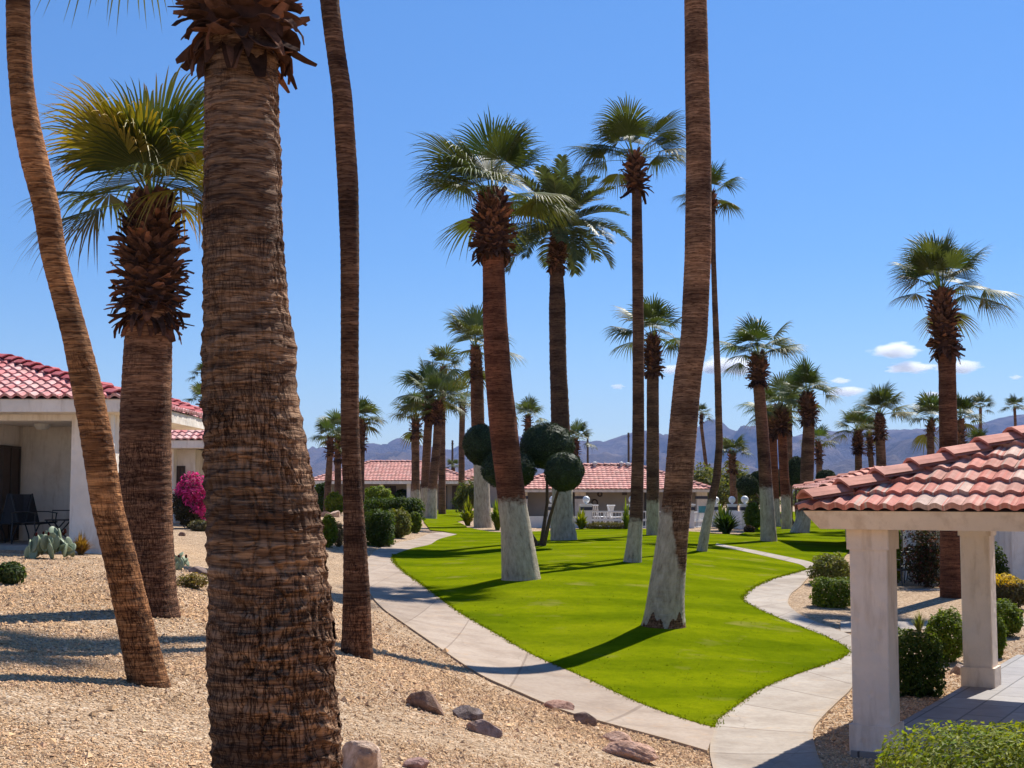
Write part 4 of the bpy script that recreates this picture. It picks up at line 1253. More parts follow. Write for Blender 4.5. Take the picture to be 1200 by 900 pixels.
def build_second_house():
    e = W(306, 515, 49); zf = 1.6; x1, y0, zE = float(e[0]), 49.0, float(e[2])
    root = thing('house', 'second red roofed stucco house further back behind the pink bougainvillea', 'house', (x1 - 4, 50, zf))
    x0, y1 = x1 - 15, y0 + 10
    hip_roof(root, IDM, x0, x1, y0, y1, zE, .38, PAL_H1, PAL_H1C, 61, tw=.26, ex=.36, sides='fr', fine=False)
    fb = MB(); ring(fb, IDM, x0 + .02, x1 - .02, y0 + .02, y1 - .02, [(.2, zE - .02), (0, zE - .02), (.02, zE - .30), (.7, zE - .32), (.7, zE - .1)]); fb.build('fascia', M['stucco_house'], root)
    w = MB(); xa = float(W(226, 560, 50)[0])
    w.box((x0 + .7, 49.75, zf - 1), (float(W(203, 560, 49.75)[0]), y1 - .7, zE - .31))
    w.box((float(W(203, 560, 49.75)[0]) + .002, 50.3, zf - 1), (xa, y1 - .72, zE - .31))
    w.box((xa + .002, 51.6, zf - 1), (x1 - .7, y1 - .7, zE - .31))
    w.build('wall', M['stucco_house'], root)
    win(root, (float(W(206, 560, 50.3)[0]), 50.29, zf + .1), (float(W(217, 560, 50.3)[0]), 50.29, zf + 2.1), 'y', 'door', .06, 2, 'shade')
    win(root, (float(W(262, 560, 51.6)[0]), 51.59, zf + .9), (float(W(285, 560, 51.6)[0]), 51.59, zf + 2.0), 'y', 'window', .06, 2)
build_second_house()

def build_far_left_house():
    d = 117.0
    A, B = W(362, 563, d), W(556, 563, d); zf = 1.25
    root = thing('house', 'long low house with pale red roof and white porch posts beyond the left hedges', 'house', ((A[0] + B[0]) / 2, d + 2, zf))
    zE = float(A[2])
    hip_roof(root, IDM, float(A[0]), float(B[0]), d, d + 9.5, zE, .36, PAL_FAR, PAL_FAR, 81, tw=.32, ex=.40, sides='flr', fine=False, hgt=.032)
    fb = MB(); ring(fb, IDM, float(A[0]) + .02, float(B[0]) - .02, d + .02, d + 9.48, [(.2, zE - .02), (0, zE - .02), (.0, zE - .3), (.8, zE - .3), (.8, zE - .1)]); fb.build('fascia', M['stucco_house'], root)
    w = MB(); w.box((float(A[0]) + .8, d + 2.6, zf - 1), (float(B[0]) - .8, d + 8.7, zE - .29)); w.build('wall', M['wallgrey'], root)
    for px in (410, 447, 479, 541):
        c = W(px, 580, d + .8); p = MB(); p.box((c[0] - .16, d + .6, zf - .3), (c[0] + .16, d + .92, zE - .305)); p.build('porch_post', M['stucco_house'], root)
    for a, b, pn in ((446, 456, 'glass'), (456.5, 464, 'shade'), (486, 494, 'glass'), (516, 524, 'glass'), (530, 537, 'shade')):
        win(root, (float(W(a, 580, d + 2.6)[0]), d + 2.59, zf + .05), (float(W(b, 580, d + 2.6)[0]), d + 2.59, zf + 2.1), 'y', 'door', .07, 2, pn)
    # chimney-like roof vent
    v = MB(); p = W(390, 552, d + 3); v.box((p[0] - .2, d + 2.8, p[2] - .4), (p[0] + .2, d + 3.2, p[2] + .9)); v.build('roof_vent', M['vent'], root)
    # low link building behind
    d2 = 122.0; A2, B2 = W(520, 562, d2), W(622, 562, d2); z2 = float(A2[2])
    r2 = thing('house', 'farther low red roofed building half hidden behind the clipped topiary', 'house', ((A2[0] + B2[0]) / 2, d2 + 2, zf))
    hip_roof(r2, IDM, float(A2[0]), float(B2[0]), d2 + 12, d2 + 21, z2 + .4, .32, PAL_FAR, PAL_FAR, 91, tw=.34, ex=.42, sides='flr', fine=False, hgt=.032)
    w = MB(); w.box((float(A2[0]) + .8, d2 + 12.8, zf - 1), (float(B2[0]) - .8, d2 + 20, z2 + .38)); w.build('wall', M['wallgrey'], r2)
build_far_left_house()

def build_pool_house():
    d = 85.0
    A, B = W(592, 573, d), W(836, 573, d); zf = .62
    root = thing('house', 'taupe pool house with a broad pink tiled roof and vents behind the white fence', 'house', ((A[0] + B[0]) / 2, d + 2, zf))
    zE = float(A[2]); x0, x1 = float(A[0]), float(B[0])
    hip_roof(root, IDM, x0, x1, d, d + 8.6, zE, .36, PAL_FAR, PAL_FAR, 101, tw=.30, ex=.38, sides='flr', fine=False, hgt=.032)
    fb = MB(); ring(fb, IDM, x0 + .02, x1 - .02, d + .02, d + 8.58, [(.2, zE - .02), (0, zE - .02), (.0, zE - .20), (.6, zE - .2), (.6, zE - .1)]); fb.build('fascia', M['stucco'], root)
    w = MB(); w.box((x0 + .6, d + 1.6, zf - 1), (x1 - .6, d + 8, zE - .19)); w.build('wall', M['wallgrey'], root)
    for px in (612, 680, 822):
        c = W(px, 590, d + .9); p = MB(); p.box((c[0] - .34, d + .62, zf - .5), (c[0] + .34, d + 1.2, zE - .205)); o = p.build('porch_post', M['stucco'], root)
        q = MB(); q.box((c[0] - .36, d + .60, zE - .62), (c[0] + .36, d + 1.22, zE - .44)); q.build('dark_band', M['darkband'], o)
    for px, py, r in ((703, 579, 2.3), (697, 589, 3.2)):
        c = W(px, py, d + 1.55); q = MB(); a = np.linspace(0, 2 * PI, 17); q.tube(np.stack([c[0] + r * d / F * np.cos(a), c[1] + 0 * a, c[2] + r * d / F * np.sin(a) * 1.1], 1), .045, 6, caps=False); q.build('wall_ornament', M['shade'], root)
    c = W(732, 577, d + 1.57); q = MB(); q.box((c[0] - .15, c[1] - .03, c[2] - .17), (c[0] + .15, c[1] + .02, c[2] + .17)); q.build('wall_vent', M['shade'], root)
    win(root, (float(W(755, 590, d + 1.6)[0]), d + 1.59, zf + .05), (float(W(762, 590, d + 1.6)[0]), d + 1.59, zf + 2.1), 'y', 'door', .06, 1, 'glass')
    win(root, (float(W(656, 590, d + 1.6)[0]), d + 1.59, zf + .05), (float(W(672, 590, d + 1.6)[0]), d + 1.59, zf + 2.1), 'y', 'door', .06, 2, 'glass')
    for px, py, s in ((697, 544, 1), (728, 544, .9), (736, 545, 1.1)):
        c = W(px, py, d + 4.0); q = MB(); q.tube([c + (0, 0, -.5), c + (0, 0, .0)], .09 * s, 10); q.tube([c + (0, 0, .0), c + (0, 0, .12), c + (0, 0, .17)], [.17 * s, .16 * s, .03], 10); q.build('roof_vent', M['vent'], root)
build_pool_house()

def build_right_house():
    d = 34.0; zf = .36
    dr = 46.0; A = W(964, 573, dr); zE = float(A[2]); x0 = float(A[0]); x1 = x0 + 13
    root = thing('house', 'neighbouring house with red roof and shaded patio seen beyond the pavilion columns', 'house', (x0 + 4, d + 2, zf))
    hip_roof(root, IDM, x0, x1, dr, dr + 4.8, zE, .28, PAL_FAR, PAL_CAP, 121, tw=.27, ex=.36, sides='fl', fine=False)
    w = MB(); xw = float(W(1024, 640, d + 3.4)[0])
    w.box((xw, d + 4.4, zf - .6), (x1 - .6, d + 5.4, 2.45)); w.build('wall', M['wallgrey'], root); w = MB(); w.box((float(W(1022, 640, dr + .5)[0]), dr + .5, zf - .6), (x1 - .6, dr + 4.2, zE - .05)); zE = 2.5
    w.build('wall', M['wallgrey'], root)
    for px, wd in ((1066, .26), (1020, .26)):
        c = W(px, 640, d + 1.9); p = MB(); p.box((c[0] - wd / 2, d + 1.75, zf), (c[0] + wd / 2, d + 2.05, zE - .05)); p.build('porch_post', M['stucco_house'], root)
    c = W(1186, 650, d - 1.5); p = MB(); p.box((c[0], d - 1.5, zf - .5), (c[0] + 4.5, d + 4.3, zE - .06)); p.build('wing_wall', M['stucco_house'], root)
    win(root, (float(W(1075, 640, d + 4.4)[0]), d + 4.39, zf + .05), (float(W(1125, 640, d + 4.4)[0]), d + 4.39, zf + 2.0), 'y', 'door', .06, 2)
    win(root, (float(W(1160, 640, d + 4.4)[0]), d + 4.39, zf + .05), (float(W(1183, 640, d + 4.4)[0]), d + 4.39, zf + 2.0), 'y', 'door', .06, 1)
    cv = MB(); cv.box((xw - .3, d + 1.5, zE - .045), (float(c[0]) - .003, d + 4.38, zE + .1)); cv.build('patio_cover', M['stucco_house'], root)
    s = MB(); s.box((xw - .5, d - .9, zf - .5), (float(c[0]) - .003, d + 4.38, zf + .02)); s.build('patio_slab', M['concrete_plain'], root)
build_right_house()

def garden_chair(px, d, face, label):
    z = .38; x = float(W(px, 660, d)[0])
    root = thing('garden_chair', label, 'chair', (x, d, z), 'ornate metal chairs on the right patio')
    Mx = Matrix.Translation((x, d, z)) @ Matrix.Rotation(face, 4, 'Z'); t = lambda p: xf(Mx, np.array(p, float).reshape(-1, 3))
    s = MB(); s.add(t([(-.25,-.25,.42),(.25,-.25,.42),(.25,.25,.42),(-.25,.25,.42),(-.25,-.25,.39),(.25,-.25,.39),(.25,.25,.39),(-.25,.25,.39)]), [(0,1,2,3),(4,7,6,5),(0,4,5,1),(1,5,6,2),(2,6,7,3),(3,7,4,0)]); s.build('seat', M['black'], root)
    b = MB(); b.tube(t([(-.25,.25,.42),(-.26,.30,.75),(-.15,.33,.93),(0,.34,.97),(.15,.33,.93),(.26,.30,.75),(.25,.25,.42)]), .018, 6)
    for sx in (-1, 1): b.tube(t([(-.24 * sx,.26,.46),(-.05*sx,.30,.66),(-.03*sx,.31,.74),(-.22*sx,.32,.88)]), .012, 5)
    b.tube(t([(-.25,.27,.50),(.25,.27,.50)]), .012, 5); b.tube(t([(-.26,.3,.86),(.26,.3,.86)]), .012, 5)
    b.build('backrest', M['black'], root)
    for sx in (-1, 1):
        for sy in (-1, 1):
            l = MB(); l.tube(t([(sx*.23,sy*.23,.40),(sx*.24,sy*.27,.2),(sx*.25,sy*.30,.0)]), .015, 5); l.build('leg', M['black'], root)
        a = MB(); a.tube(t([(sx*.27,.28,.66),(sx*.28,-.1,.67),(sx*.27,-.24,.60),(sx*.25,-.24,.42)]), .016, 5); a.build('armrest', M['black'], root)
garden_chair(1058, 34.6, math.radians(200), 'ornate black metal chair left on the shaded right patio')
garden_chair(1080, 35.6, math.radians(110), 'ornate black metal chair turned toward the dark shrub on the right patio')

# ------------------------------------------------------------------ pool fence
def build_fence():
    d = 62.0
    root = thing('pool_fence', 'white pool fence with dark banded pillars and globe lamps in front of the pool house', 'fence', (float(W(741, 620, d)[0]), d, 1.1))
    posts = [(610, d, 5.5), (648, d, 5.5), (687, d, 6), (741, d, 5), (804, d, 8.5), (839, 67, 4.5), (858, 63.5, 4.5), (873, 60.5, 5)]
    X = []
    for px, dd, hw in posts:
        c = W(px, 600, dd); x = float(c[0]); g = float(G(x, dd)); k = dd / F; h = hw * k
        zt = float(W(px, 592.5, dd)[2])
        p = MB(); p.box((x - h, dd - h, g - .2), (x + h, dd + h, zt)); o = p.build('pillar', M['white'], root)
        q = MB(); q.box((x - h * 1.12, dd - h * 1.12, zt - .21), (x + h * 1.12, dd + h * 1.12, zt - .06)); q.build('dark_band', M['darkband'], o)
        q = MB(); q.box((x - h * 1.2, dd - h * 1.2, zt + .001), (x + h * 1.2, dd + h * 1.2, zt + .07)); q.build('pillar_cap', M['white'], o)
        if px != 804:
            q = MB(); q.tube([(x, dd, zt + .07), (x, dd, zt + .12)], .05, 8); q.sphere((x, dd, zt + .27), .165, 16, 10); q.build('globe_lamp', M['globe'], o, smooth=True)
        X.append((x, dd, g, zt, h))
    for i in range(len(X) - 1):
        a, b = X[i], X[i + 1]
        if i == 3: pass
        A = np.array([a[0], a[1]]); B = np.array([b[0], b[1]]); t = (B - A) / np.linalg.norm(B - A)
        A = A + t * a[4]; B = B - t * b[4]; L = np.linalg.norm(B - A); n = np.array([-t[1], t[0]])
        z0 = min(a[2], b[2]); zt = min(a[3], b[3]) - .24
        pm = MB()
        solid = i in (0, 1, 5, 6)
        def bar(s0, s1, za, zb, w=.03):
            P = [A + t * s0 - n * w, A + t * s1 - n * w, A + t * s1 + n * w, A + t * s0 + n * w]
            pm.prism([tuple(q) for q in P], za, zb)
        if solid:
            bar(0.002, L - .002, z0 - .2, zt - (.25 if i < 2 else 0), .07)
        else:
            bar(0.002, L - .002, zt - .06, zt); bar(0.002, L - .002, z0 + .32, z0 + .42)
            bar(0.002, L - .002, z0 - .2, z0 + .10, .06)
            m = int(L / .13)
            for k in range(1, m): bar(k * L / m - .014, k * L / m + .014, z0 + .421, zt - .061, .014)
            for k in range(1, m, 2): bar(k * L / m - .014, k * L / m + .014, z0 + .101, z0 + .319, .014)
        pm.build('fence_panel', M['white'], root)
build_fence()

def pool_chair(px, d, face, label):
    x = float(W(px, 600, d)[0]); z = float(G(x, d)) + .05
    root = thing('pool_chair', label, 'chair', (x, d, z), 'white chairs by the pool')
    Mx = Matrix.Translation((x, d, z)) @ Matrix.Rotation(face, 4, 'Z'); t = lambda p: xf(Mx, np.array(p, float).reshape(-1, 3))
    s = MB(); s.tube(t([(0,-.26,.42),(0,.26,.40)]), .27, 8, flat=.08); s.build('seat', M['white'], root)
    b = MB()
    for k in range(5): b.tube(t([(-.2 + k*.1,.26,.42),(-.2 + k*.1,.40,.95)]), .024, 5)
    b.tube(t([(-.26,.41,.96),(.26,.41,.96)]), .03, 5); b.build('backrest', M['white'], root)
    for sx in (-1, 1):
        for sy in (-1, 1): l = MB(); l.tube(t([(sx*.25,sy*.24,.44),(sx*.30,sy*.32,0)]), .026, 5); l.build('leg', M['white'], root)
        a = MB(); a.tube(t([(sx*.28,.33,.66),(sx*.29,-.28,.64),(sx*.27,-.26,.42)]), .026, 5); a.build('armrest', M['white'], root)
pool_chair(700, 65.5, math.radians(150), 'white pool chair behind the fence, next to the lamp pillar')
pool_chair(709, 66.5, math.radians(230), 'white pool chair behind the fence, in the middle of three')
pool_chair(722, 65.2, math.radians(80), 'white pool chair behind the fence, nearest the slim white footed palm')
def pool_sign():
    p = W(823, 597, 64); r = thing('canvas_board', 'small teal board on white legs behind the white pool fence', 'board', (float(p[0]), 64, float(G(p[0], 64))))
    b = MB(); b.box(p + (-.18, -.02, -.16), p + (.18, .02, .16)); b.build('panel', M['teal'], r)
    for s in (-1, 1): l = MB(); l.box((p[0] + s*.2 - .02, 63.98, float(G(p[0], 64)) - .1), (p[0] + s*.2 + .02, 64.02, p[2] + .2)); l.build('leg', M['white'], r)
pool_sign()

# ------------------------------------------------------------------ topiary
def pompom(mb, c, r, seed, k):
    # clipped ball: a lumpy body under a coat of short sprays
    r = np.zeros(3) + np.asarray(r, float)
    s = MB(); s.sphere((0, 0, 0), 1, 56, 36)
    D = nrm(s.v[0]); rr = 1 + .08 * fbm(D[:, 0]*1.9+seed, D[:, 1]*1.6, D[:, 2]*1.6, 2, seed) + .035 * fbm(D[:, 0]*9, D[:, 1]*9, D[:, 2]*9, 3, seed)
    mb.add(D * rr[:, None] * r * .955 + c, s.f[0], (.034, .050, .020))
    n = int(5200 * max(1, min(3, (r[0] / k) / 22)))
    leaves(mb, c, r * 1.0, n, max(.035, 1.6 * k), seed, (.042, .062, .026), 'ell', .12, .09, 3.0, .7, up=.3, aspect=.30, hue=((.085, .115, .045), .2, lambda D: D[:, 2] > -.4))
def topiary(label, stem, balls, d, seed):
    k = d / F; b = W(*stem[0], d); g = float(G(b[0], b[1]))
    root = thing('topiary_tree', label, 'topiary tree', (b[0], b[1], g))
    t = MB()
    for i, (px, py, rx, rz, dy) in enumerate(balls):
        c = W(px, py, d + dy); base = np.array([b[0] + (i % 2) * .06, b[1], g - .2])
        m = base * .45 + c * .55; m[2] -= .1 * (c[2] - g); m[0] += (-.12 if i % 2 else .1)
        t.tube(np.array([base, base * .7 + m * .3, m, c]), np.linspace(.085, .035, 4), 8, (1, 1, 1), False)
    t.build('trunk', M['wood'], root, smooth=True)
    for i, (px, py, rx, rz, dy) in enumerate(balls):
        f = MB(); pompom(f, W(px, py, d + dy), (rx * k, rx * k * .95, rz * k), seed + i, k); f.build('pompom', M['topiary'], root)
topiary('tall clipped pompom topiary with four dark green balls beside the date palm', [(633, 641)], [(563, 521, 21, 24.5, .5), (596, 550, 32, 23, -.3), (641, 523, 33, 28, .8), (661, 552.5, 23, 23, -.8)], float(GP(633, 641)[1]), 5)
topiary('far pompom topiary with dark balls in front of the mountains at right', [(934, 606)], [(876, 569, 13, 12, 0), (889, 565, 12, 13, 1.0), (908, 566, 11, 17, .4), (934, 553, 12.5, 18, .2), (968, 561, 11.5, 10.5, .6)], 66.0, 25)

# ------------------------------------------------------------------ palms
def gd(px, py): return float(GP(px, py)[1])
BR, RED, GRY, ORG = (1.0, 1.0, 1.0), (1.1, .74, .64), (.85, .84, .86), (1.35, 1.06, .74)
P1 = [(331,985,172),(328,940,160),(327,900,148),(320,800,148),(318,750,149),(317,700,141),(311,640,137),(309,600,133),(303,560,128),(297,500,115),(291,440,108),(292,410,110),(289,370,100),(285,300,95),(284,240,92),(284,180,91),(283,100,87),(283,60,88),(283,-120,90)]
palm('palm_tree', 7.75, P1, 'huge thick brown palm trunk nearest the viewer with curled cut leaf bases at the top', (283, -120), 320, skirt=(-125, 62, 168), seed=2, hi=True, n=34, crack=.06, rough=.034, tint=(1.0, .97, .95), el_lo=.42, bootsize=.165, rows=20, boot_per=17)
palm('palm_tree', 11.6, [(178,812,50),(174,800,47),(163,750,43),(151,700,40),(140,650,38.5),(127,600,37),(111,500,36),(101,450,35),(90,400,31),(63,300,30),(54,240,31),(41,190,33),(30,140,31),(25,100,28),(22,60,28),(21,0,28),(24,-140,26),(34,-330,24)],
     'slim curved palm trunk leaning left on the gravel slope before the house', (36, -360), 150, seed=3, hi=True, n=22, tint=ORG, rough=.022, skirt=(-350, -290, 50))
palm('palm_tree', 16.0, [(176,724,72),(173,700,68),(171,640,63),(170,560,61),(171,470,58),(174,400,55),(175,340,52),(175,250,44)],
     'stout reddish palm with shaggy leaf bases and yellowing fronds near the left house', (178, 240), 186, skirt=(238, 376, 96), seed=4, hi=True, n=26, blade=.66, tint=(.95, .80, .74), rough=.016, autumn=1, bootsize=.19, rows=17, green=GREEN * 1.0, el_lo=.08, el_hi=1.5, asym=lambda az, el: .70 + .34 * math.sin(max(el, 0)))
palm('palm_tree', gd(418, 768), [(418,769,38),(418,740,34),(418,700,32),(416,640,27),(413,580,22.5),(410,500,21.5),(410,400,21),(410,300,22),(408,220,25),(401,110,23.5),(392,50,23),(386,0,23),(380,-120,22),(372,-420,20)],
     'slim dark palm trunk standing alone beside the left walkway, crown out of view', (370, -450), 130, seed=5, hi=True, n=22, tint=(.66, .57, .54), rough=.022, skirt=(-440, -390, 40))
palm('palm_tree', gd(611, 680), [(611,681,46),(608,650,41),(605,620,36),(600,588,33),(593,530,33),(588,480,32.5),(583,430,31),(580,370,28.5),(578,300,26),(577,240,24)],
     'leaning reddish palm with a white painted foot in the middle of the lawn', (576, 236), 118, skirt=(230, 298, 60), wash=586, seed=6, n=32, tint=RED, rough=.014, bootsize=.22, rows=12, el_lo=-.16)
palm('palm_tree', gd(658, 634), [(661,634,32),(659,610,27),(659,580,24),(657,500,22),(654,430,20),(653,360,20),(652,310,15),(654,270,13)],
     'feather leaved date palm with a dark notched trunk behind the topiary balls', (655, 268), 80, skirt=(266, 316, 25), seed=7, n=46, kind='feather', wash=572, tint=(.62, .62, .66), rough=.05, bootsize=.2)
palm('palm_tree', gd(742, 660), [(741,660,22),(743,640,18.5),(746,600,15.5),(748,520,14),(748,400,13.5),(747,300,13),(746,220,11.5),(744,190,11)],
     'tall slim palm with dense dark crown and white foot left of the leaning palm', (743, 190), 80, skirt=(186, 222, 28), seed=8, n=30, wash=610, tint=GRY, rough=.02, bootsize=.26, green=GREEN * .8)
def w8(a, S, w): 
    # paint has worn off on the right-hand side
    base = np.where(S < .33 + .10 * np.sin(a * 5) + .06 * np.sin(a * 13), 6.0, 0)
    return w + base + np.where(np.cos(a + .62) > .25, 1.1 * np.minimum(1, (np.cos(a + .62) - .25) * 1.3), 0)
palm('palm_tree', gd(779, 735), [(777,737,56),(778,728,48),(781,690,42),(787,640,37),(793,590,34),(799,520,33),(806,440,32),(813,400,31.5),(818,300,31.5),(819,200,30),(817,100,29),(815,0,27),(812,-160,26),(806,-400,25)],
     'big leaning palm with a worn white foot standing alone on the front lawn', (804, -420), 120, seed=9, hi=True, n=26, wash=600, wfun=w8, tint=(1.05, .95, .90), rough=.016, skirt=(-420, -350, 56))
palm('palm_tree', gd(823, 647), [(822,648,13),(826,625,11.5),(833,590,10),(840,560,9.5),(843,520,8.5),(841,440,8),(838,360,7),(836,300,6),(835,240,6)],
     'very slim bent palm with small crown partly hidden behind the big leaning palm', (834, 230), 46, skirt=(228, 246, 11), seed=10, lod=1, n=24, wash=585, tint=GRY, green=GREEN * .85)
palm('palm_tree', gd(765, 628), [(766,629,17),(765,600,15),(765,520,15),(765,430,14),(766,400,13)],
     'medium palm with pineapple shaped boots standing behind the tall slim palm', (765, 398), 62, skirt=(396, 438, 25), seed=12, lod=1, n=26, wash=588, tint=(.9, .9, .95), green=GREEN * .9)
palm('palm_tree', gd(566, 618), [(566,619,22),(565,590,19),(564,548,18),(560,500,16),(559,450,15.5),(558,415,12)],
     'palm with long white foot rising behind the leaning reddish palm', (557, 410), 58, skirt=(408, 448, 17), seed=13, lod=1, n=26, wash=542, tint=(.95, .8, .75))
A = 'palms in the left background'
palm('palm_tree', 88, [(487,589,12),(487,560,9.5),(487,510,9)], 'shortest of the three clustered palms by the left hedge', (487, 490), 34, skirt=(489, 511, 15), seed=14, lod=2, n=24, wash=575, group=A)
palm('palm_tree', 82, [(498,610,11),(498,570,10),(501,510,10),(504,470,9.5)], 'middle palm of the three clustered palms by the left hedge', (504, 463), 48, skirt=(462, 492, 17), seed=15, lod=1, n=32, wash=572, group=A)
palm('palm_tree', 80, [(505,607,14),(507,570,11),(512,520,10),(514,480,9.5)], 'right palm of the three clustered palms by the left hedge, foot leaning', (514, 472), 48, skirt=(472, 496, 17), seed=16, lod=1, n=32, wash=574, group=A)
palm('palm_tree', 96, [(518,600,9),(518,520,8),(519,440,7)], 'tall palm topping the cluster by the left hedge', (519, 432), 32, skirt=(432, 450, 12), seed=17, lod=2, n=22, group=A)
palm('palm_tree', 105, [(541,600,8),(541,520,7),(542,475,6.5)], 'palm crown peeking between the cluster and the leaning reddish palm', (542, 470), 28, skirt=(470, 484, 10), seed=18, lod=2, n=22, group=A)
palm('palm_tree', 84, [(383,600,9),(385,560,8),(387,525,7)], 'leftmost small palm between the huge trunk and the slim trunk', (387, 514), 30, skirt=(514, 532, 12), seed=19, lod=2, n=24, group=A)
palm('palm_tree', 90, [(396,600,9),(396,560,8),(396,520,7)], 'small palm whose trunk stands just left of the slim dark trunk', (397, 508), 32, skirt=(508, 540, 13), seed=20, lod=2, n=24, group=A)
palm('palm_tree', 78, [(423,600,9),(423,560,8),(424,505,7.5)], 'small palm whose crown shows right of the slim dark trunk', (424, 494), 36, skirt=(494, 526, 13), seed=21, lod=2, n=26, group=A)
palm('palm_tree', 112, [(618,600,9),(618,520,8),(619,495,7)], 'small palm behind the topiary, between the reddish palm and the date palm', (619, 489), 26, skirt=(488, 502, 12), seed=22, lod=2, n=24, group=A)
palm('palm_tree', 100, [(675,600,9),(675,560,8),(674,525,7)], 'small palm right of the date palm above the topiary', (675, 517), 26, skirt=(516, 534, 11), seed=23, lod=2, n=24, group=A)
palm('palm_tree', 130, [(531,600,5),(531,555,4.5)], 'tiny dark palm top above the far left roof', (531, 548), 12, seed=24, lod=2, n=18, group=A)
palm('palm_tree', 70, [(236,640,10),(236,560,9),(237,480,8)], 'palm crown showing beside the huge trunk above the second house', (238, 470), 26, skirt=(470, 484, 11), seed=25, lod=2, n=22, group=A)
palm('palm_tree', 84, [(241,640,8),(241,500,7),(241,455,6)], 'higher thin palm beside the huge trunk above the second house', (241, 440), 22, skirt=(441, 450, 9), seed=26, lod=2, n=22, group=A)
B_ = 'palms in the right background'
palm('palm_tree', gd(901, 635), [(901,636,20),(900,610,17.5),(897,560,15.5),(893,500,14.5),(889,450,13.5)], 'palm with white foot at the head of the upper walkway', (889, 418), 56, skirt=(417, 450, 27), seed=30, lod=1, n=28, wash=572, tint=(.95, .85, .82), group=B_)
palm('palm_tree', gd(938, 625), [(936,626,24),(941,610,18),(945,570,16),(947,520,15),(948,495,13)], 'palm with splayed foot above the pavilion roof corner', (946, 465), 46, skirt=(463, 494, 24), seed=31, lod=1, n=28, wash=598, tint=(.95, .9, .88), group=B_)
palm('palm_tree', 61, [(922,617,13),(921,590,11.5),(918,540,11),(916,500,10.5)], 'right of two close palms with boots between the walkway palm and the corner palm', (915, 480), 46, skirt=(478, 506, 24), seed=32, lod=1, n=26, wash=582, tint=RED, group=B_)
palm('palm_tree', 66, [(909,612,12),(908,590,11),(906,540,11),(905,500,10)], 'left of two close palms with boots, mostly behind the walkway palm', (904, 482), 40, skirt=(481, 512, 22), seed=33, lod=1, n=24, wash=585, tint=RED, group=B_)
palm('palm_tree', 92, [(960,600,8),(960,540,7),(960,522,6.5)], 'small palm crown peeping right of the corner palm', (959, 520), 26, skirt=(520, 540, 11), seed=34, lod=2, n=22, group=B_)
palm('palm_tree', 60, [(1006,590,9),(1006,560,8.5),(1006,520,8)], 'nearest left palm of the trio over the pavilion hip', (1005, 506), 34, skirt=(506, 530, 15), seed=35, lod=1, n=26, group=B_)
palm('palm_tree', 74, [(1023,590,8),(1022,555,7),(1019,520,6)], 'slim middle palm of the trio over the pavilion hip', (1019, 510), 24, skirt=(510, 530, 11), seed=36, lod=2, n=20, group=B_)
palm('palm_tree', 58, [(1033,590,13),(1033,550,12),(1031,505,11)], 'tallest right palm of the trio over the pavilion hip', (1031, 488), 42, skirt=(487, 514, 16), seed=37, lod=1, n=28, group=B_)
palm('palm_tree', gd(1115, 700), [(1116,701,28),(1114,650,24),(1112,560,21.5),(1111,500,20.5),(1110,435,20),(1109,410,22),(1103,360,18)],
     'upright palm with a long shaggy collar of leaf bases behind the pavilion', (1103, 344), 80, skirt=(345, 414, 42), seed=38, n=36, tint=(.95, .72, .66), rough=.014, bootsize=.19, rows=14, droop=.35, el_lo=.08, green=GREEN * .92)
palm('palm_tree', 78, [(1092,590,10),(1091,540,9),(1090,500,8)], 'bushy palm half hidden left behind the shaggy collared palm', (1092, 494), 38, skirt=(494, 508, 12), seed=39, lod=2, n=28, green=GREEN * .8, group=B_)
palm('palm_tree', 72, [(1126,590,12),(1126,540,10.5),(1125,500,9)], 'bushy palm with hanging dry thatch right behind the shaggy collared palm', (1126, 492), 34, skirt=(494, 535, 13), seed=40, lod=2, n=28, green=GREEN * .8, group=B_)
palm('palm_tree', 120, [(1148,590,5),(1149,540,4),(1149,490,3.5)], 'thin distant palm with round head right of the bushy palm', (1149, 478), 20, seed=41, lod=2, n=22, green=GREEN * .7, group=B_)
palm('palm_tree', 76, [(1146,590,10),(1146,540,9)], 'low bushy palm against the hills just above the pavilion roof', (1146, 520), 22, seed=42, lod=2, n=24, green=GREEN * .75, group=B_)
palm('palm_tree', 130, [(1190,590,4),(1190,500,3.2)], 'thin distant palm near the right picture edge above the tiled roof', (1189, 478), 18, seed=43, lod=2, n=22, green=GREEN * .7, group=B_)
palm('palm_tree', 115, [(829,590,5),(828,550,4.5),(822,500,4)], 'thin leaning palm beside the mountain peak', (822, 486), 17, seed=44, lod=2, n=20, green=GREEN * .8, skirt=(486, 494, 7), group=B_)
palm('palm_tree', 76, [(860,590,9),(859,560,8),(858,540,7.5)], 'small palm with round dark boots in front of the pale desert tree', (858, 532), 26, skirt=(531, 552, 12), seed=45, lod=2, n=26, group=B_)
palm('palm_tree', 88, [(925,600,8),(925,520,7),(925,480,6.5)], 'plain tall trunk standing between the two close palms and the corner palm', (925, 462), 30, skirt=(462, 476, 10), seed=46, lod=2, n=22, group=B_)

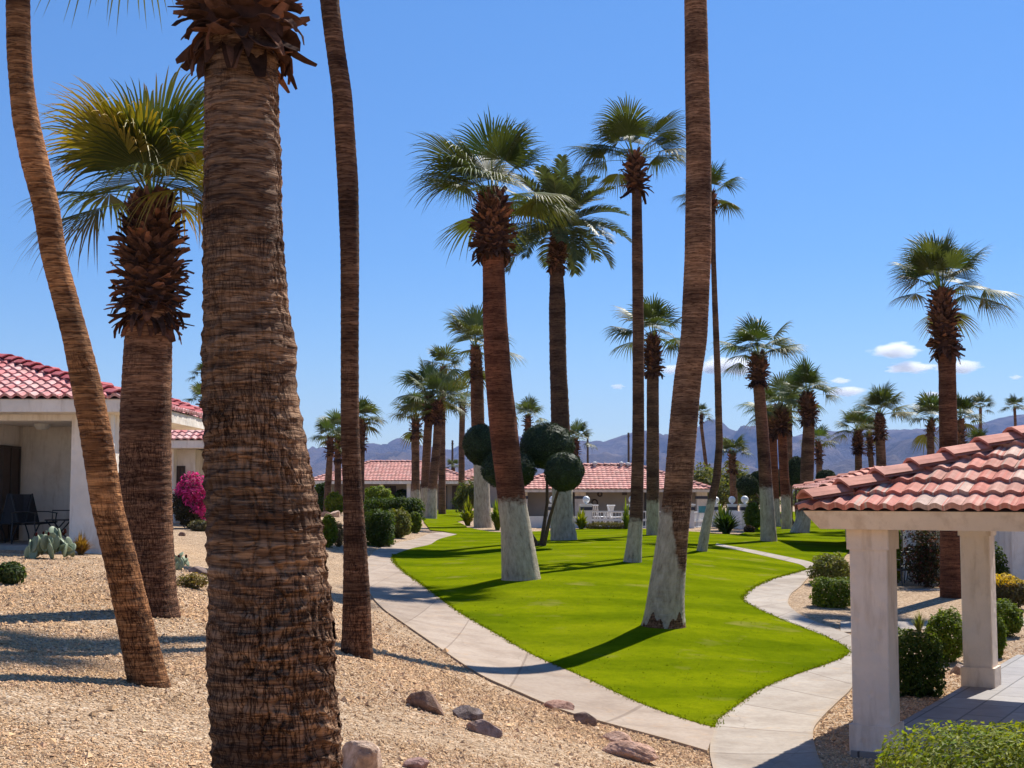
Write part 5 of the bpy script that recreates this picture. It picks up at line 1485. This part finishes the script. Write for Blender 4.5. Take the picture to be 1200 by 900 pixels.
def at(px, d):
    x = float(W(px, 600, d)[0]); return np.array([x, d, float(G(x, d))])
def spiky(name, label, cat, b, w_px, h_px, col, n, seed, group=None, wd=.03, up=.55, lm='leaf', curl=.5):
    """blades rising from a common base and arching outward"""
    k = b[1] / F; rx, H = w_px / 2 * k, h_px * k; rng = np.random.default_rng(seed)
    mb = MB(); a = rng.uniform(0, 2 * PI, n); q = rng.uniform(0, 1, n) ** .7
    out = np.stack([np.cos(a), np.sin(a), 0 * a], 1); sd = np.stack([-np.sin(a), np.cos(a), 0 * a], 1)
    L = H * rng.uniform(.6, 1.1, n) * (1 - .35 * q)
    P0 = b + out * (rx * .18 * rng.uniform(0, 1, n))[:, None]
    t = np.linspace(0, 1, 5)
    ctr = P0[:, None] + out[:, None] * (rx * q[:, None] * (t[None] ** (1 + up)) * 1.05)[..., None] + UP * (L[:, None] * (t[None] - curl * q[:, None] * t[None] ** 2.5))[..., None]
    w = wd * rng.uniform(.6, 1.2, n)[:, None] * np.array([.6, 1, .95, .6, .05])[None]
    V = np.stack([ctr - sd[:, None] * w[..., None], ctr + sd[:, None] * w[..., None]], 2)
    i = (np.arange(n)[:, None] * 5 + np.arange(4)[None]) * 2
    f = np.stack([i, i + 1, i + 3, i + 2], -1).reshape(-1, 4)
    c = np.asarray(col) * rng.uniform(.65, 1.35, (n, 1))
    mb.add(V.reshape(-1, 3), f, np.repeat(c, 4, 0))
    o = mb.build(name, M[lm], loc=b); tag(o, label, cat, group)
# ------------------------------------------------------------------ shrubs
DG, MG, LG, YG, OL = (.062, .098, .016), (.125, .175, .016), (.165, .215, .018), (.23, .25, .020), (.17, .18, .045)
LB = 'shrubs along the left walkway'
shrub('shrub', 'dark clipped shrub at the walkway bend left of the grey green shrub', 'shrub', 443, 641, 34, 42, DG, 3200, seed=51, group=LB, shape='box')
shrub('shrub', 'long dark hedge with flat top behind the walkway bend', 'hedge', 459, 613, 68, 29, DG, 4200, seed=52, group=LB, shape='box', depth=.5)
shrub('shrub', 'grey green twiggy shrub on the walkway bend', 'shrub', 465, 631, 32, 34, OL, 2200, seed=53, group=LB, lump=.4)
shrub('shrub', 'small light green shrub at the right end of the walkway bed', 'shrub', 486, 625, 14, 25, MG, 1300, seed=54, group=LB, lump=.3)
shrub('shrub', 'bright green mounded shrub right of the slim dark trunk', 'shrub', 440, 601, 36, 32, LG, 2600, seed=55, group=LB)
shrub('shrub', 'round dark shrub on top of the hedge beside the clustered palms', 'shrub', 471, 597, 25, 23, DG, 1800, seed=56, group=LB)
shrub('shrub', 'bright yellow green shrub left of the slim dark trunk', 'shrub', 391, 604, 21, 27, YG, 2200, seed=57, group=LB, lump=.3)
shrub('shrub', 'tall dark shrub close beside the huge trunk', 'shrub', 377, 601, 18, 34, DG, 1500, seed=58, group=LB, shape='box')
shrub('shrub', 'green shrub on the gravel right of the huge trunk', 'shrub', 383, 642, 20, 38, MG, 1900, seed=59, group=LB, lump=.35)
shrub('shrub', 'dry pale brush beside the slim dark trunk', 'shrub', 396, 641, 13, 30, (.20, .155, .085), 900, seed=60, group=LB, lump=.4, aspect=.2)
RB = 'shrubs in the right bed'
shrub('shrub', 'loose grey green shrub at the fork of the right walkway', 'shrub', 978, 688, 50, 38, OL, 2600, seed=61, group=RB, lump=.35)
shrub('shrub', 'clipped bright topped shrub left of the front pavilion column', 'shrub', 979, 713, 46, 34, MG, 3000, seed=62, group=RB, shape='box', depth=.7)
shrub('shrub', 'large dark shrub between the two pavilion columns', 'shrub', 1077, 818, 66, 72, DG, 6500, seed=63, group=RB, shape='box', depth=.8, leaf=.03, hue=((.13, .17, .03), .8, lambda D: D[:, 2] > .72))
shrub('shrub', 'leafy shrub touching the rear pavilion column', 'shrub', 1116, 778, 46, 62, MG, 3600, seed=64, group=RB, leaf=.03)
spiky('spiky_plant', 'small sparse upright plant on the gravel by the side walk', 'plant', GP(1077, 741), 22, 28, OL, 90, 65, RB, wd=.012, curl=.2)
shrub('shrub', 'leafy green shrub right of the rear pavilion column', 'shrub', 1184, 748, 40, 42, MG, 3000, seed=66, group=RB, leaf=.03)
shrub('shrub', 'narrow green shrub in the shade of the rear pavilion column', 'shrub', 1172, 772, 20, 50, MG, 1600, seed=67, group=RB)
shrub('shrub', 'yellow flowering shrub by the white wing wall', 'shrub', 1186, 716, 60, 40, (.10, .085, .04), 3600, seed=68, group=RB, lump=.3, hue=((.72, .50, .02), .75, lambda D: (D[:, 2] > .55)))
shrub('shrub', 'dark red leaved bush growing on the shaded right patio', 'shrub', 1092, 690, 50, 74, (.035, .035, .018), 2600, seed=69, group=RB, lump=.4, shell=.8, hue=((.11, .03, .025), .25, lambda D: D[:, 2] > -2))
shrub('shrub', 'pale green vine against the patio post', 'shrub', 1053, 684, 12, 70, LG, 900, seed=70, group=RB, lump=.4)
shrub('shrub', 'dark bush in shadow beside the white wing wall', 'shrub', 1172, 700, 28, 60, DG, 1600, seed=71, group=RB, lump=.35, shell=.7)
def front_hedge():
    b = W(1150, 905, 9.3); b[2] = float(G(b[0], b[1]))
    root = thing('hedge', 'low bright leafy hedge at the lower right corner before the pavilion', 'hedge', b)
    H = float(W(1150, 853, 9.3)[2]) - b[2]; c = b + np.array([.32, 0, H * .5])
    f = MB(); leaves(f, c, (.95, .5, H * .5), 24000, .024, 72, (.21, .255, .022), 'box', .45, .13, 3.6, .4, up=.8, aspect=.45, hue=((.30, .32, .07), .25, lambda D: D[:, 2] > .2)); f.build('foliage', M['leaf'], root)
    s = MB()
    for k in range(22): q = b + np.array([-.5 + .075 * k, 0, 0]); stems(s, q, q + np.array([0, 0, H * .6]), (.1, .3, H * .35), 5, 300 + k, .008)
    s.build('stem', M['wood'], root)
front_hedge()
shrub('bougainvillea', 'pink flowering bougainvillea in front of the second house', 'flowering shrub', 221, at(221, 45.0), 46, 66, (.055, .055, .028), 4200, seed=73, lump=.25, shell=.6, hue=((.62, .05, .24), .85, lambda D: (D[:, 2] + .7 * D[:, 0] > -.25)), lm='petal')
spiky('grass_clump', 'tawny clump of dry grass by the corner of the near house', 'grass clump', at(96, 26.9), 34, 30, (.30, .17, .05), 420, 74, wd=.012)
shrub('shrub', 'small green plant at the left picture edge on the gravel', 'shrub', 6, 686, 34, 26, (.075, .11, .04), 1100, seed=75, leaf=.035, lump=.3, shell=.7)
shrub('shrub', 'low grey shrub under the bougainvillea', 'shrub', 232, at(232, 43.5), 24, 13, (.15, .14, .09), 900, seed=76)
shrub('shrub', 'dry straw coloured ground plant between the two big trunks', 'shrub', 224, 690, 46, 18, (.24, .19, .07), 800, seed=77, lump=.4, shell=.9, depth=.5)
PB = 'plants along the pool fence'
spiky('spiky_plant', 'yellow green palm like plant right of the date palm', 'plant', GP(681, 621), 24, 30, YG, 90, 78, PB, wd=.06)
spiky('sago', 'dark rounded sago beside the white pool pillars', 'plant', GP(851, 626), 44, 34, (.050, .085, .020), 320, 79, PB, wd=.05, curl=.35)
spiky('spiky_plant', 'small green palm like tuft rising above the dark sago', 'plant', GP(849, 624) + np.array([0, .9, 0]), 26, 40, LG, 110, 80, PB, wd=.06)
spiky('spiky_plant', 'pale spiky plant left of the palm with the long white foot', 'plant', GP(548, 616), 30, 34, YG, 120, 81, PB, wd=.07)
spiky('spiky_plant', 'tall spiky light green plant right of the palm with the long white foot', 'plant', GP(583, 621), 26, 46, LG, 130, 82, PB, wd=.07)
spiky('spiky_plant', 'little green plant by the fence next to the tall slim palm', 'plant', GP(734, 621), 16, 40, LG, 60, 83, PB, wd=.05)
shrub('shrub', 'green shrub behind the last white pool pillar', 'shrub', 884, 622, 20, 34, MG, 1400, seed=84, group=PB)
shrub('shrub', 'brown low plant at the foot of the last pool pillar', 'shrub', 879, 625, 12, 9, (.06, .04, .03), 500, seed=85, group=PB)
shrub('shrub', 'low dry grass at the foot of the pool fence', 'shrub', 712, 621, 60, 9, (.16, .14, .05), 1500, seed=86, group=PB, depth=.2, aspect=.15)

def tree(name, label, px, d, w, h, y_base, col, n, leaf, seed, trunk_h=.35, lump=.45, hue=None):
    k = d / F; b = W(px, y_base, d); b[2] = float(G(b[0], b[1])); rx = w / 2 * k; H = h * k
    root = thing(name, label, 'tree', b)
    t = MB(); rng = np.random.default_rng(seed); f = MB()
    top = b + np.array([0, 0, H * trunk_h])
    t.tube([b - (0, 0, .3), b + (rng.normal(0, .1), 0, H * trunk_h * .5), top], [.2, .16, .12], 8, (1, 1, 1), False)
    for i in range(9):
        a = i * 2.4; e = top + np.array([math.cos(a) * rx * .62, math.sin(a) * rx * .62, H * (1 - trunk_h) * rng.uniform(.25, .7)])
        t.tube([top - (0, 0, .1), (top + e) / 2 + (0, 0, .2), e], [.09, .06, .02], 6, (1, 1, 1), False)
        leaves(f, e, (rx * .52, rx * .52, H * .24), n // 9, leaf, seed + i, col, 'ell', .95, .4, 2.2, .35)
    t.build('trunk', M['wood'], root); f.build('crown', M['leaf'], root)
tree('desert_tree', 'pale airy desert tree behind the small dark booted palm', 842, 96, 70, 70, 590, (.15, .165, .065), 5200, .13, 91, .2)
tree('desert_tree', 'rounded grey green tree farther right behind the close palms', 884, 104, 56, 60, 590, (.11, .125, .055), 3800, .13, 92, .2)
tree('olive_tree', 'light green bushy tree at the right end of the far left house', 549, 92, 34, 48, 600, (.13, .15, .05), 3600, .10, 93, .12)
tree('desert_tree', 'yellow blooming bush tree above the pool house roof end', 821, 100, 22, 34, 588, (.26, .24, .03), 1800, .11, 94, .3)
tree('desert_tree', 'green tree low behind the left house roof line', 770, 118, 46, 40, 590, (.09, .11, .045), 2600, .14, 95, .2)

def treeline():
    rng = np.random.default_rng(4); mb = MB()
    for i in range(150):
        px = rng.uniform(-120, 1320); d = rng.uniform(150, 300); k = d / F
        top = rng.uniform(560, 574); b = W(px, 585, d); h = max(1.2, float(W(px, top, d)[2]) - 1.0)
        w = rng.uniform(2.0, 5.0)
        leaves(mb, (b[0], d, 1.0 + h * .5), (w, w, h * .55), 260, .34, 500 + i, np.array([.075, .09, .042]) * rng.uniform(.7, 1.4), 'ell', .5, .4, 2, .4)
    tag(mb.build('distant_trees', M['leaf']), kind='stuff')
treeline()

# prickly pears
def prickly(label, px, py, w, h, n, seed):
    b = GP(px, py); k = b[1] / F; r = w / 2 * k; rng = np.random.default_rng(seed)
    root = thing('prickly_pear', label, 'cactus', b, 'prickly pears on the gravel'); mb = MB()
    P = []
    for i in range(n):
        a = rng.uniform(0, 2 * PI); q = rng.uniform(0, 1) ** .6
        hh = h * k * (1 - .55 * q * q) * rng.uniform(.35, .85)
        c = b + np.array([math.cos(a) * q * r * .85, math.sin(a) * q * r * .7, hh])
        s = rng.uniform(.10, .15) * min(1, h * k / .45)
        rot = Matrix.Rotation(rng.uniform(0, PI), 4, 'Z') @ Matrix.Rotation(rng.normal(0, .45), 4, 'X') @ Matrix.Rotation(rng.normal(0, .4), 4, 'Y')
        mb.sphere(c, (s * .82, s * .2, s * 1.12), 14, 10, np.array([1, 1, 1]) * rng.uniform(.8, 1.25), rot)
    mb.build('pads', M['cactus'], root, smooth=True)
    fr = MB()
    for i in range(max(2, n // 6)):
        a = rng.uniform(0, 2 * PI); c = b + np.array([math.cos(a) * r * .6, math.sin(a) * r * .5, h * k * rng.uniform(.75, 1)])
        fr.sphere(c, (.022, .022, .035), 8, 6, (.35, .12, .10))
    fr.build('fruit', M['boot'], root, smooth=True)
prickly('silvery green prickly pear clump at the edge of the left patio', 60, 655, 58, 36, 62, 21)
prickly('small dark tipped prickly pear between the two big trunks', 211, 668, 22, 20, 16, 22)

# ------------------------------------------------------------------ rocks
rock('brown slab shaped rock standing on the gravel below the slim dark palm', 499, 832, 50, 26, 31, (.62, .5, .44), -.5, .5, .35)
rock('dark speckled rock next to the brown slab rock', 549, 843, 42, 17, 32, (.42, .42, .48), -.4, .6, .2)
rock('long flat pale rock below the dark speckled rock', 568, 860, 48, 16, 33, (.85, .75, .75), -.6, .4, .3)
rock('pinkish rock at the walkway edge, upper of the group', 656, 832, 36, 13, 34, (1.1, .85, .8), -.4, .7, .1)
rock('grey rock wedged beside the upper pinkish rock', 684, 848, 32, 18, 35, (.62, .58, .58), -.7, .5, .35)
rock('pale flat rock near the walkway junction', 722, 870, 40, 15, 36, (1.25, 1.05, .98), -.4, .7, .15)
rock('large pinkish flat rock lowest by the walkway junction', 738, 888, 58, 22, 37, (1.2, .95, .86), -.5, .7, .1)
rock('big white and brown rock right of the huge trunk foot', 424, 905, 60, 40, 38, (1.3, 1.2, 1.1), -.3, .7, .25)
rock('purplish rock at the bottom edge of the gravel', 486, 900, 36, 15, 39, (.9, .72, .78), .2, .7)
rock('dark rock beside the small prickly pear', 232, 672, 26, 9, 40, (.6, .58, .62), .1, .7)
rock('pale rounded rock under the bright yellow green shrub', 393, 606, 14, 9, 41, (1.25, 1.15, 1.05))
rock('small brown rock among the left hedge stones', 381, 606, 12, 8, 42, (.75, .62, .55))
rock('tiny dark stone on the gravel below the bougainvillea', 213, 628, 8, 5, 43, (.5, .42, .4))
rock('grey rock beside the large dark shrub near the rear column', 1122, 790, 20, 14, 44, (.85, .8, .78))

# utility poles and a wire
def pole(px, y_top, d, label):
    b = W(px, 585, d); t = W(px, y_top, d); m = MB(); g = float(G(b[0], b[1]))
    m.tube([(b[0], d, g - .3), (b[0], d, t[2])], [.17, .12], 8)
    m.box((b[0] - .16, d - .3, t[2] - .5), (b[0] + .16, d + .3, t[2] - .4))
    tag(m.build('utility_pole', M['pole'], loc=(b[0], d, g)), label, 'utility pole', 'utility poles beyond the houses')
pole(689, 508, 170, 'utility pole rising just right of the date palm')
pole(737, 507, 172, 'utility pole rising left of the tall slim palm trunk')
pole(530, 516, 175, 'utility pole beyond the far left roof beside the topiary')

# ------------------------------------------------------------------ mountains
def mountains(prof, D, deep, seed, rough=.42, base=0):
    px = np.array([p[0] for p in prof], float); py = np.array([p[1] for p in prof], float)
    n = 420; m = 60
    X = np.linspace(px[0], px[-1], n); xr = (X - 600) / F * D
    H = np.interp(X, px, py)
    H = (578 - H) / F * D + EYE
    t = np.linspace(-.5, 1, m)                       # -.5 back .. 0 ridge .. 1 front foot
    xx = xr[:, None] + 0 * t; yy = D - t[None] * deep + 0 * xx
    sc = 1 / 900.0
    rid = 1 - np.abs(fbm(xx * sc * 2.4, yy * sc * 1.0, None, 5, seed)) * 2.2
    f = np.where(t < 0, 1 + t * 1.8, (1 - t) ** 1.25)[None]
    amp = rough * H[:, None] * np.sin(np.clip(np.abs(t), 0, 1) * PI)[None] ** .8
    Z = H[:, None] * f + amp * (rid - .35) * 1.7 + H.mean() * .016 * fbm(xx * .006, yy * .006, None, 4, seed + 3)
    fade = np.minimum(1, np.minimum(np.arange(n), np.arange(n)[::-1]) / 24.0)[:, None]
    Z = Z * fade - 3 * (1 - fade); Z[:, -1] = -4; Z[:, 0] = -4
    V = np.stack([xx, yy, Z], -1).reshape(-1, 3)
    i = np.arange(n - 1)[:, None] * m; j = np.arange(m - 1)[None]
    fc = np.stack([i + j, i + j + 1, i + m + j + 1, i + m + j], -1).reshape(-1, 4)
    mb = MB(); mb.add(V, fc); tag(mb.build('mountains', M['mountain'], smooth=True), kind='structure')
mountains([(-420,540),(-150,520),(60,528),(200,532),(340,545),(365,534),(390,524),(437,518),(455,522),(475,515),(490,521),(512,526),(530,528),(541,521),(560,516),(590,508),(612,512),(640,520),(660,522),(679,518),(706,519),(739,508),(760,505),(781,514),(800,509),(812,506),(820,499),(826,493),(838,491),(844,494),(850,501),(862,506),(880,509),(905,512),(928,512),(946,507),(970,507),(1000,506),(1040,505),(1071,504),(1087,502),(1110,503),(1130,500),(1151,496),(1171,490),(1187,488),(1205,486),(1300,480),(1420,496),(1600,520)], 9000, 3200, 3, .28)
mountains([(900,566),(940,554),(962,548),(990,538),(1015,538),(1032,532),(1055,520),(1075,515),(1088,513),(1102,517),(1130,530),(1160,540),(1200,538),(1260,530),(1330,548),(1400,566)], 5600, 1700, 12, .48)
mountains([(330,566),(380,548),(420,538),(470,534),(510,540),(560,545),(640,541),(700,536),(760,541),(830,546),(900,562)], 6500, 1900, 22, .45)

# ------------------------------------------------------------------ air, clouds, sky, sun
def haze():
    m, nt, N, L = mat('haze')
    v = nd(nt, 'ShaderNodeVolumePrincipled'); v.inputs['Color'].default_value = (.30, .50, 1.0, 1); v.inputs['Density'].default_value = HAZE; v.inputs['Anisotropy'].default_value = .0
    o = nd(nt, 'ShaderNodeOutputMaterial'); L.new(v.outputs[0], o.inputs['Volume'])
    mb = MB(); mb.box((-9600, -600, -6), (9600, 11600, 600)); tag(mb.build('haze', m), kind='stuff')
HAZE = 5.0e-5
haze()

def cloud_mat():
    m, nt, N, L = mat('cloud')
    tc = nd(nt, 'ShaderNodeTexCoord'); ob = tc.outputs['Object']
    ln = nd(nt, 'ShaderNodeVectorMath'); ln.operation = 'LENGTH'; L.new(ob, ln.inputs[0])
    oi = nd(nt, 'ShaderNodeObjectInfo')
    n = nd(nt, 'ShaderNodeTexNoise'); n.noise_dimensions = '4D'; n.inputs['Scale'].default_value = 1.7; n.inputs['Detail'].default_value = 4; n.inputs['Roughness'].default_value = .55
    L.new(ob, n.inputs['Vector']); L.new(mth(nt, 'MULTIPLY', oi.outputs['Random'], 40), n.inputs['W'])
    e = mth(nt, 'SUBTRACT', mth(nt, 'ADD', mth(nt, 'SUBTRACT', 1.0, ln.outputs['Value']), mth(nt, 'MULTIPLY', n.outputs[0], 1.5)), .98)
    dn = mth(nt, 'MULTIPLY', mth(nt, 'MAXIMUM', mth(nt, 'MINIMUM', e, .35), 0), .036)
    v = nd(nt, 'ShaderNodeVolumePrincipled'); v.inputs['Color'].default_value = (1, 1, 1, 1); v.inputs['Anisotropy'].default_value = .35; L.new(dn, v.inputs['Density'])
    o = nd(nt, 'ShaderNodeOutputMaterial'); L.new(v.outputs[0], o.inputs['Volume']); return m
cm_ = cloud_mat()
for px, py, w, h in ((850, 428, 54, 22), (864, 430, 40, 16), (836, 432, 30, 12), (1050, 410, 52, 16), (1068, 431, 52, 12), (1122, 430, 46, 14), (992, 459, 44, 11), (787, 433, 26, 11), (724, 453, 14, 6), (986, 446, 22, 6), (1190, 442, 14, 5), (1098, 463, 30, 7)):
    D = 14500.0; c = W(px, py, D); k = D / F
    mb = MB(); mb.sphere((0, 0, 0), 1, 20, 12)
    o = mb.build('cloud', cm_); o.location = Vector([float(q) for q in c]); o.scale = (w * .72 * k, w * .6 * k, h * .72 * k)
    tag(o, kind='structure')

sc = bpy.context.scene
SUN_AZ, SUN_EL = math.radians(35.0), math.radians(51.0)         # azimuth from +Y towards +X
S = Vector((math.sin(SUN_AZ) * math.cos(SUN_EL), math.cos(SUN_AZ) * math.cos(SUN_EL), math.sin(SUN_EL)))
sl = bpy.data.lights.new('sun', 'SUN'); sl.energy = 4.6; sl.angle = math.radians(.53); sl.color = (1.0, .955, .88)
so = bpy.data.objects.new('sun', sl); C.objects.link(so); so.rotation_euler = (-S).to_track_quat('-Z', 'Y').to_euler(); so.location = (20, 30, 40)
w = bpy.data.worlds.new('World'); sc.world = w; w.use_nodes = True
nt = w.node_tree; nt.nodes.clear()
sky = nt.nodes.new('ShaderNodeTexSky'); sky.sky_type = 'NISHITA'; sky.sun_disc = False
sky.sun_elevation = SUN_EL; sky.sun_rotation = SUN_AZ; sky.altitude = 150; sky.air_density = 1.0; sky.dust_density = 0.0; sky.ozone_density = 3.0
bg = nt.nodes.new('ShaderNodeBackground'); bg.inputs['Strength'].default_value = .085
ow = nt.nodes.new('ShaderNodeOutputWorld'); hs = nt.nodes.new('ShaderNodeHueSaturation'); hs.inputs['Saturation'].default_value = 1.25; hs.inputs['Hue'].default_value = .508; hs.inputs['Value'].default_value = 1.04; nt.links.new(sky.outputs[0], hs.inputs['Color']); tcw = nt.nodes.new('ShaderNodeTexCoord'); sxw = nt.nodes.new('ShaderNodeSeparateXYZ'); nt.links.new(tcw.outputs['Generated'], sxw.inputs[0])
el_ = ramp(nt, sxw.outputs[2], [(0.0, (.68, .71, .80)), (.07, (.66, .71, .82)), (.17, (.66, .77, .88)), (.34, (.96, .98, .98))])
nt.links.new(mul(nt, hs.outputs[0], el_), bg.inputs[0]); nt.links.new(bg.outputs[0], ow.inputs[0])

cam = bpy.data.cameras.new('camera'); cam.sensor_width = 36; cam.lens = 36 * F / 1200; cam.clip_start = .1; cam.clip_end = 40000
co = bpy.data.objects.new('camera', cam); C.objects.link(co); co.location = (0, 0, EYE); co.rotation_euler = (PI / 2 + PITCH, 0, 0)
sc.camera = co
sc.view_settings.view_transform = 'Standard'; sc.view_settings.look = 'None'; sc.view_settings.gamma = 1; sc.view_settings.use_curve_mapping = False
sc.view_settings.exposure = 0.66
cy = sc.cycles
cy.max_bounces = 8; cy.diffuse_bounces = 4; cy.glossy_bounces = 2; cy.transmission_bounces = 3; cy.transparent_max_bounces = 6; cy.volume_bounces = 5
cy.sample_clamp_indirect = 6; cy.use_denoising = True; cy.use_adaptive_sampling = True; cy.adaptive_threshold = .015
cy.volume_step_rate = 1.0; cy.volume_max_steps = 64
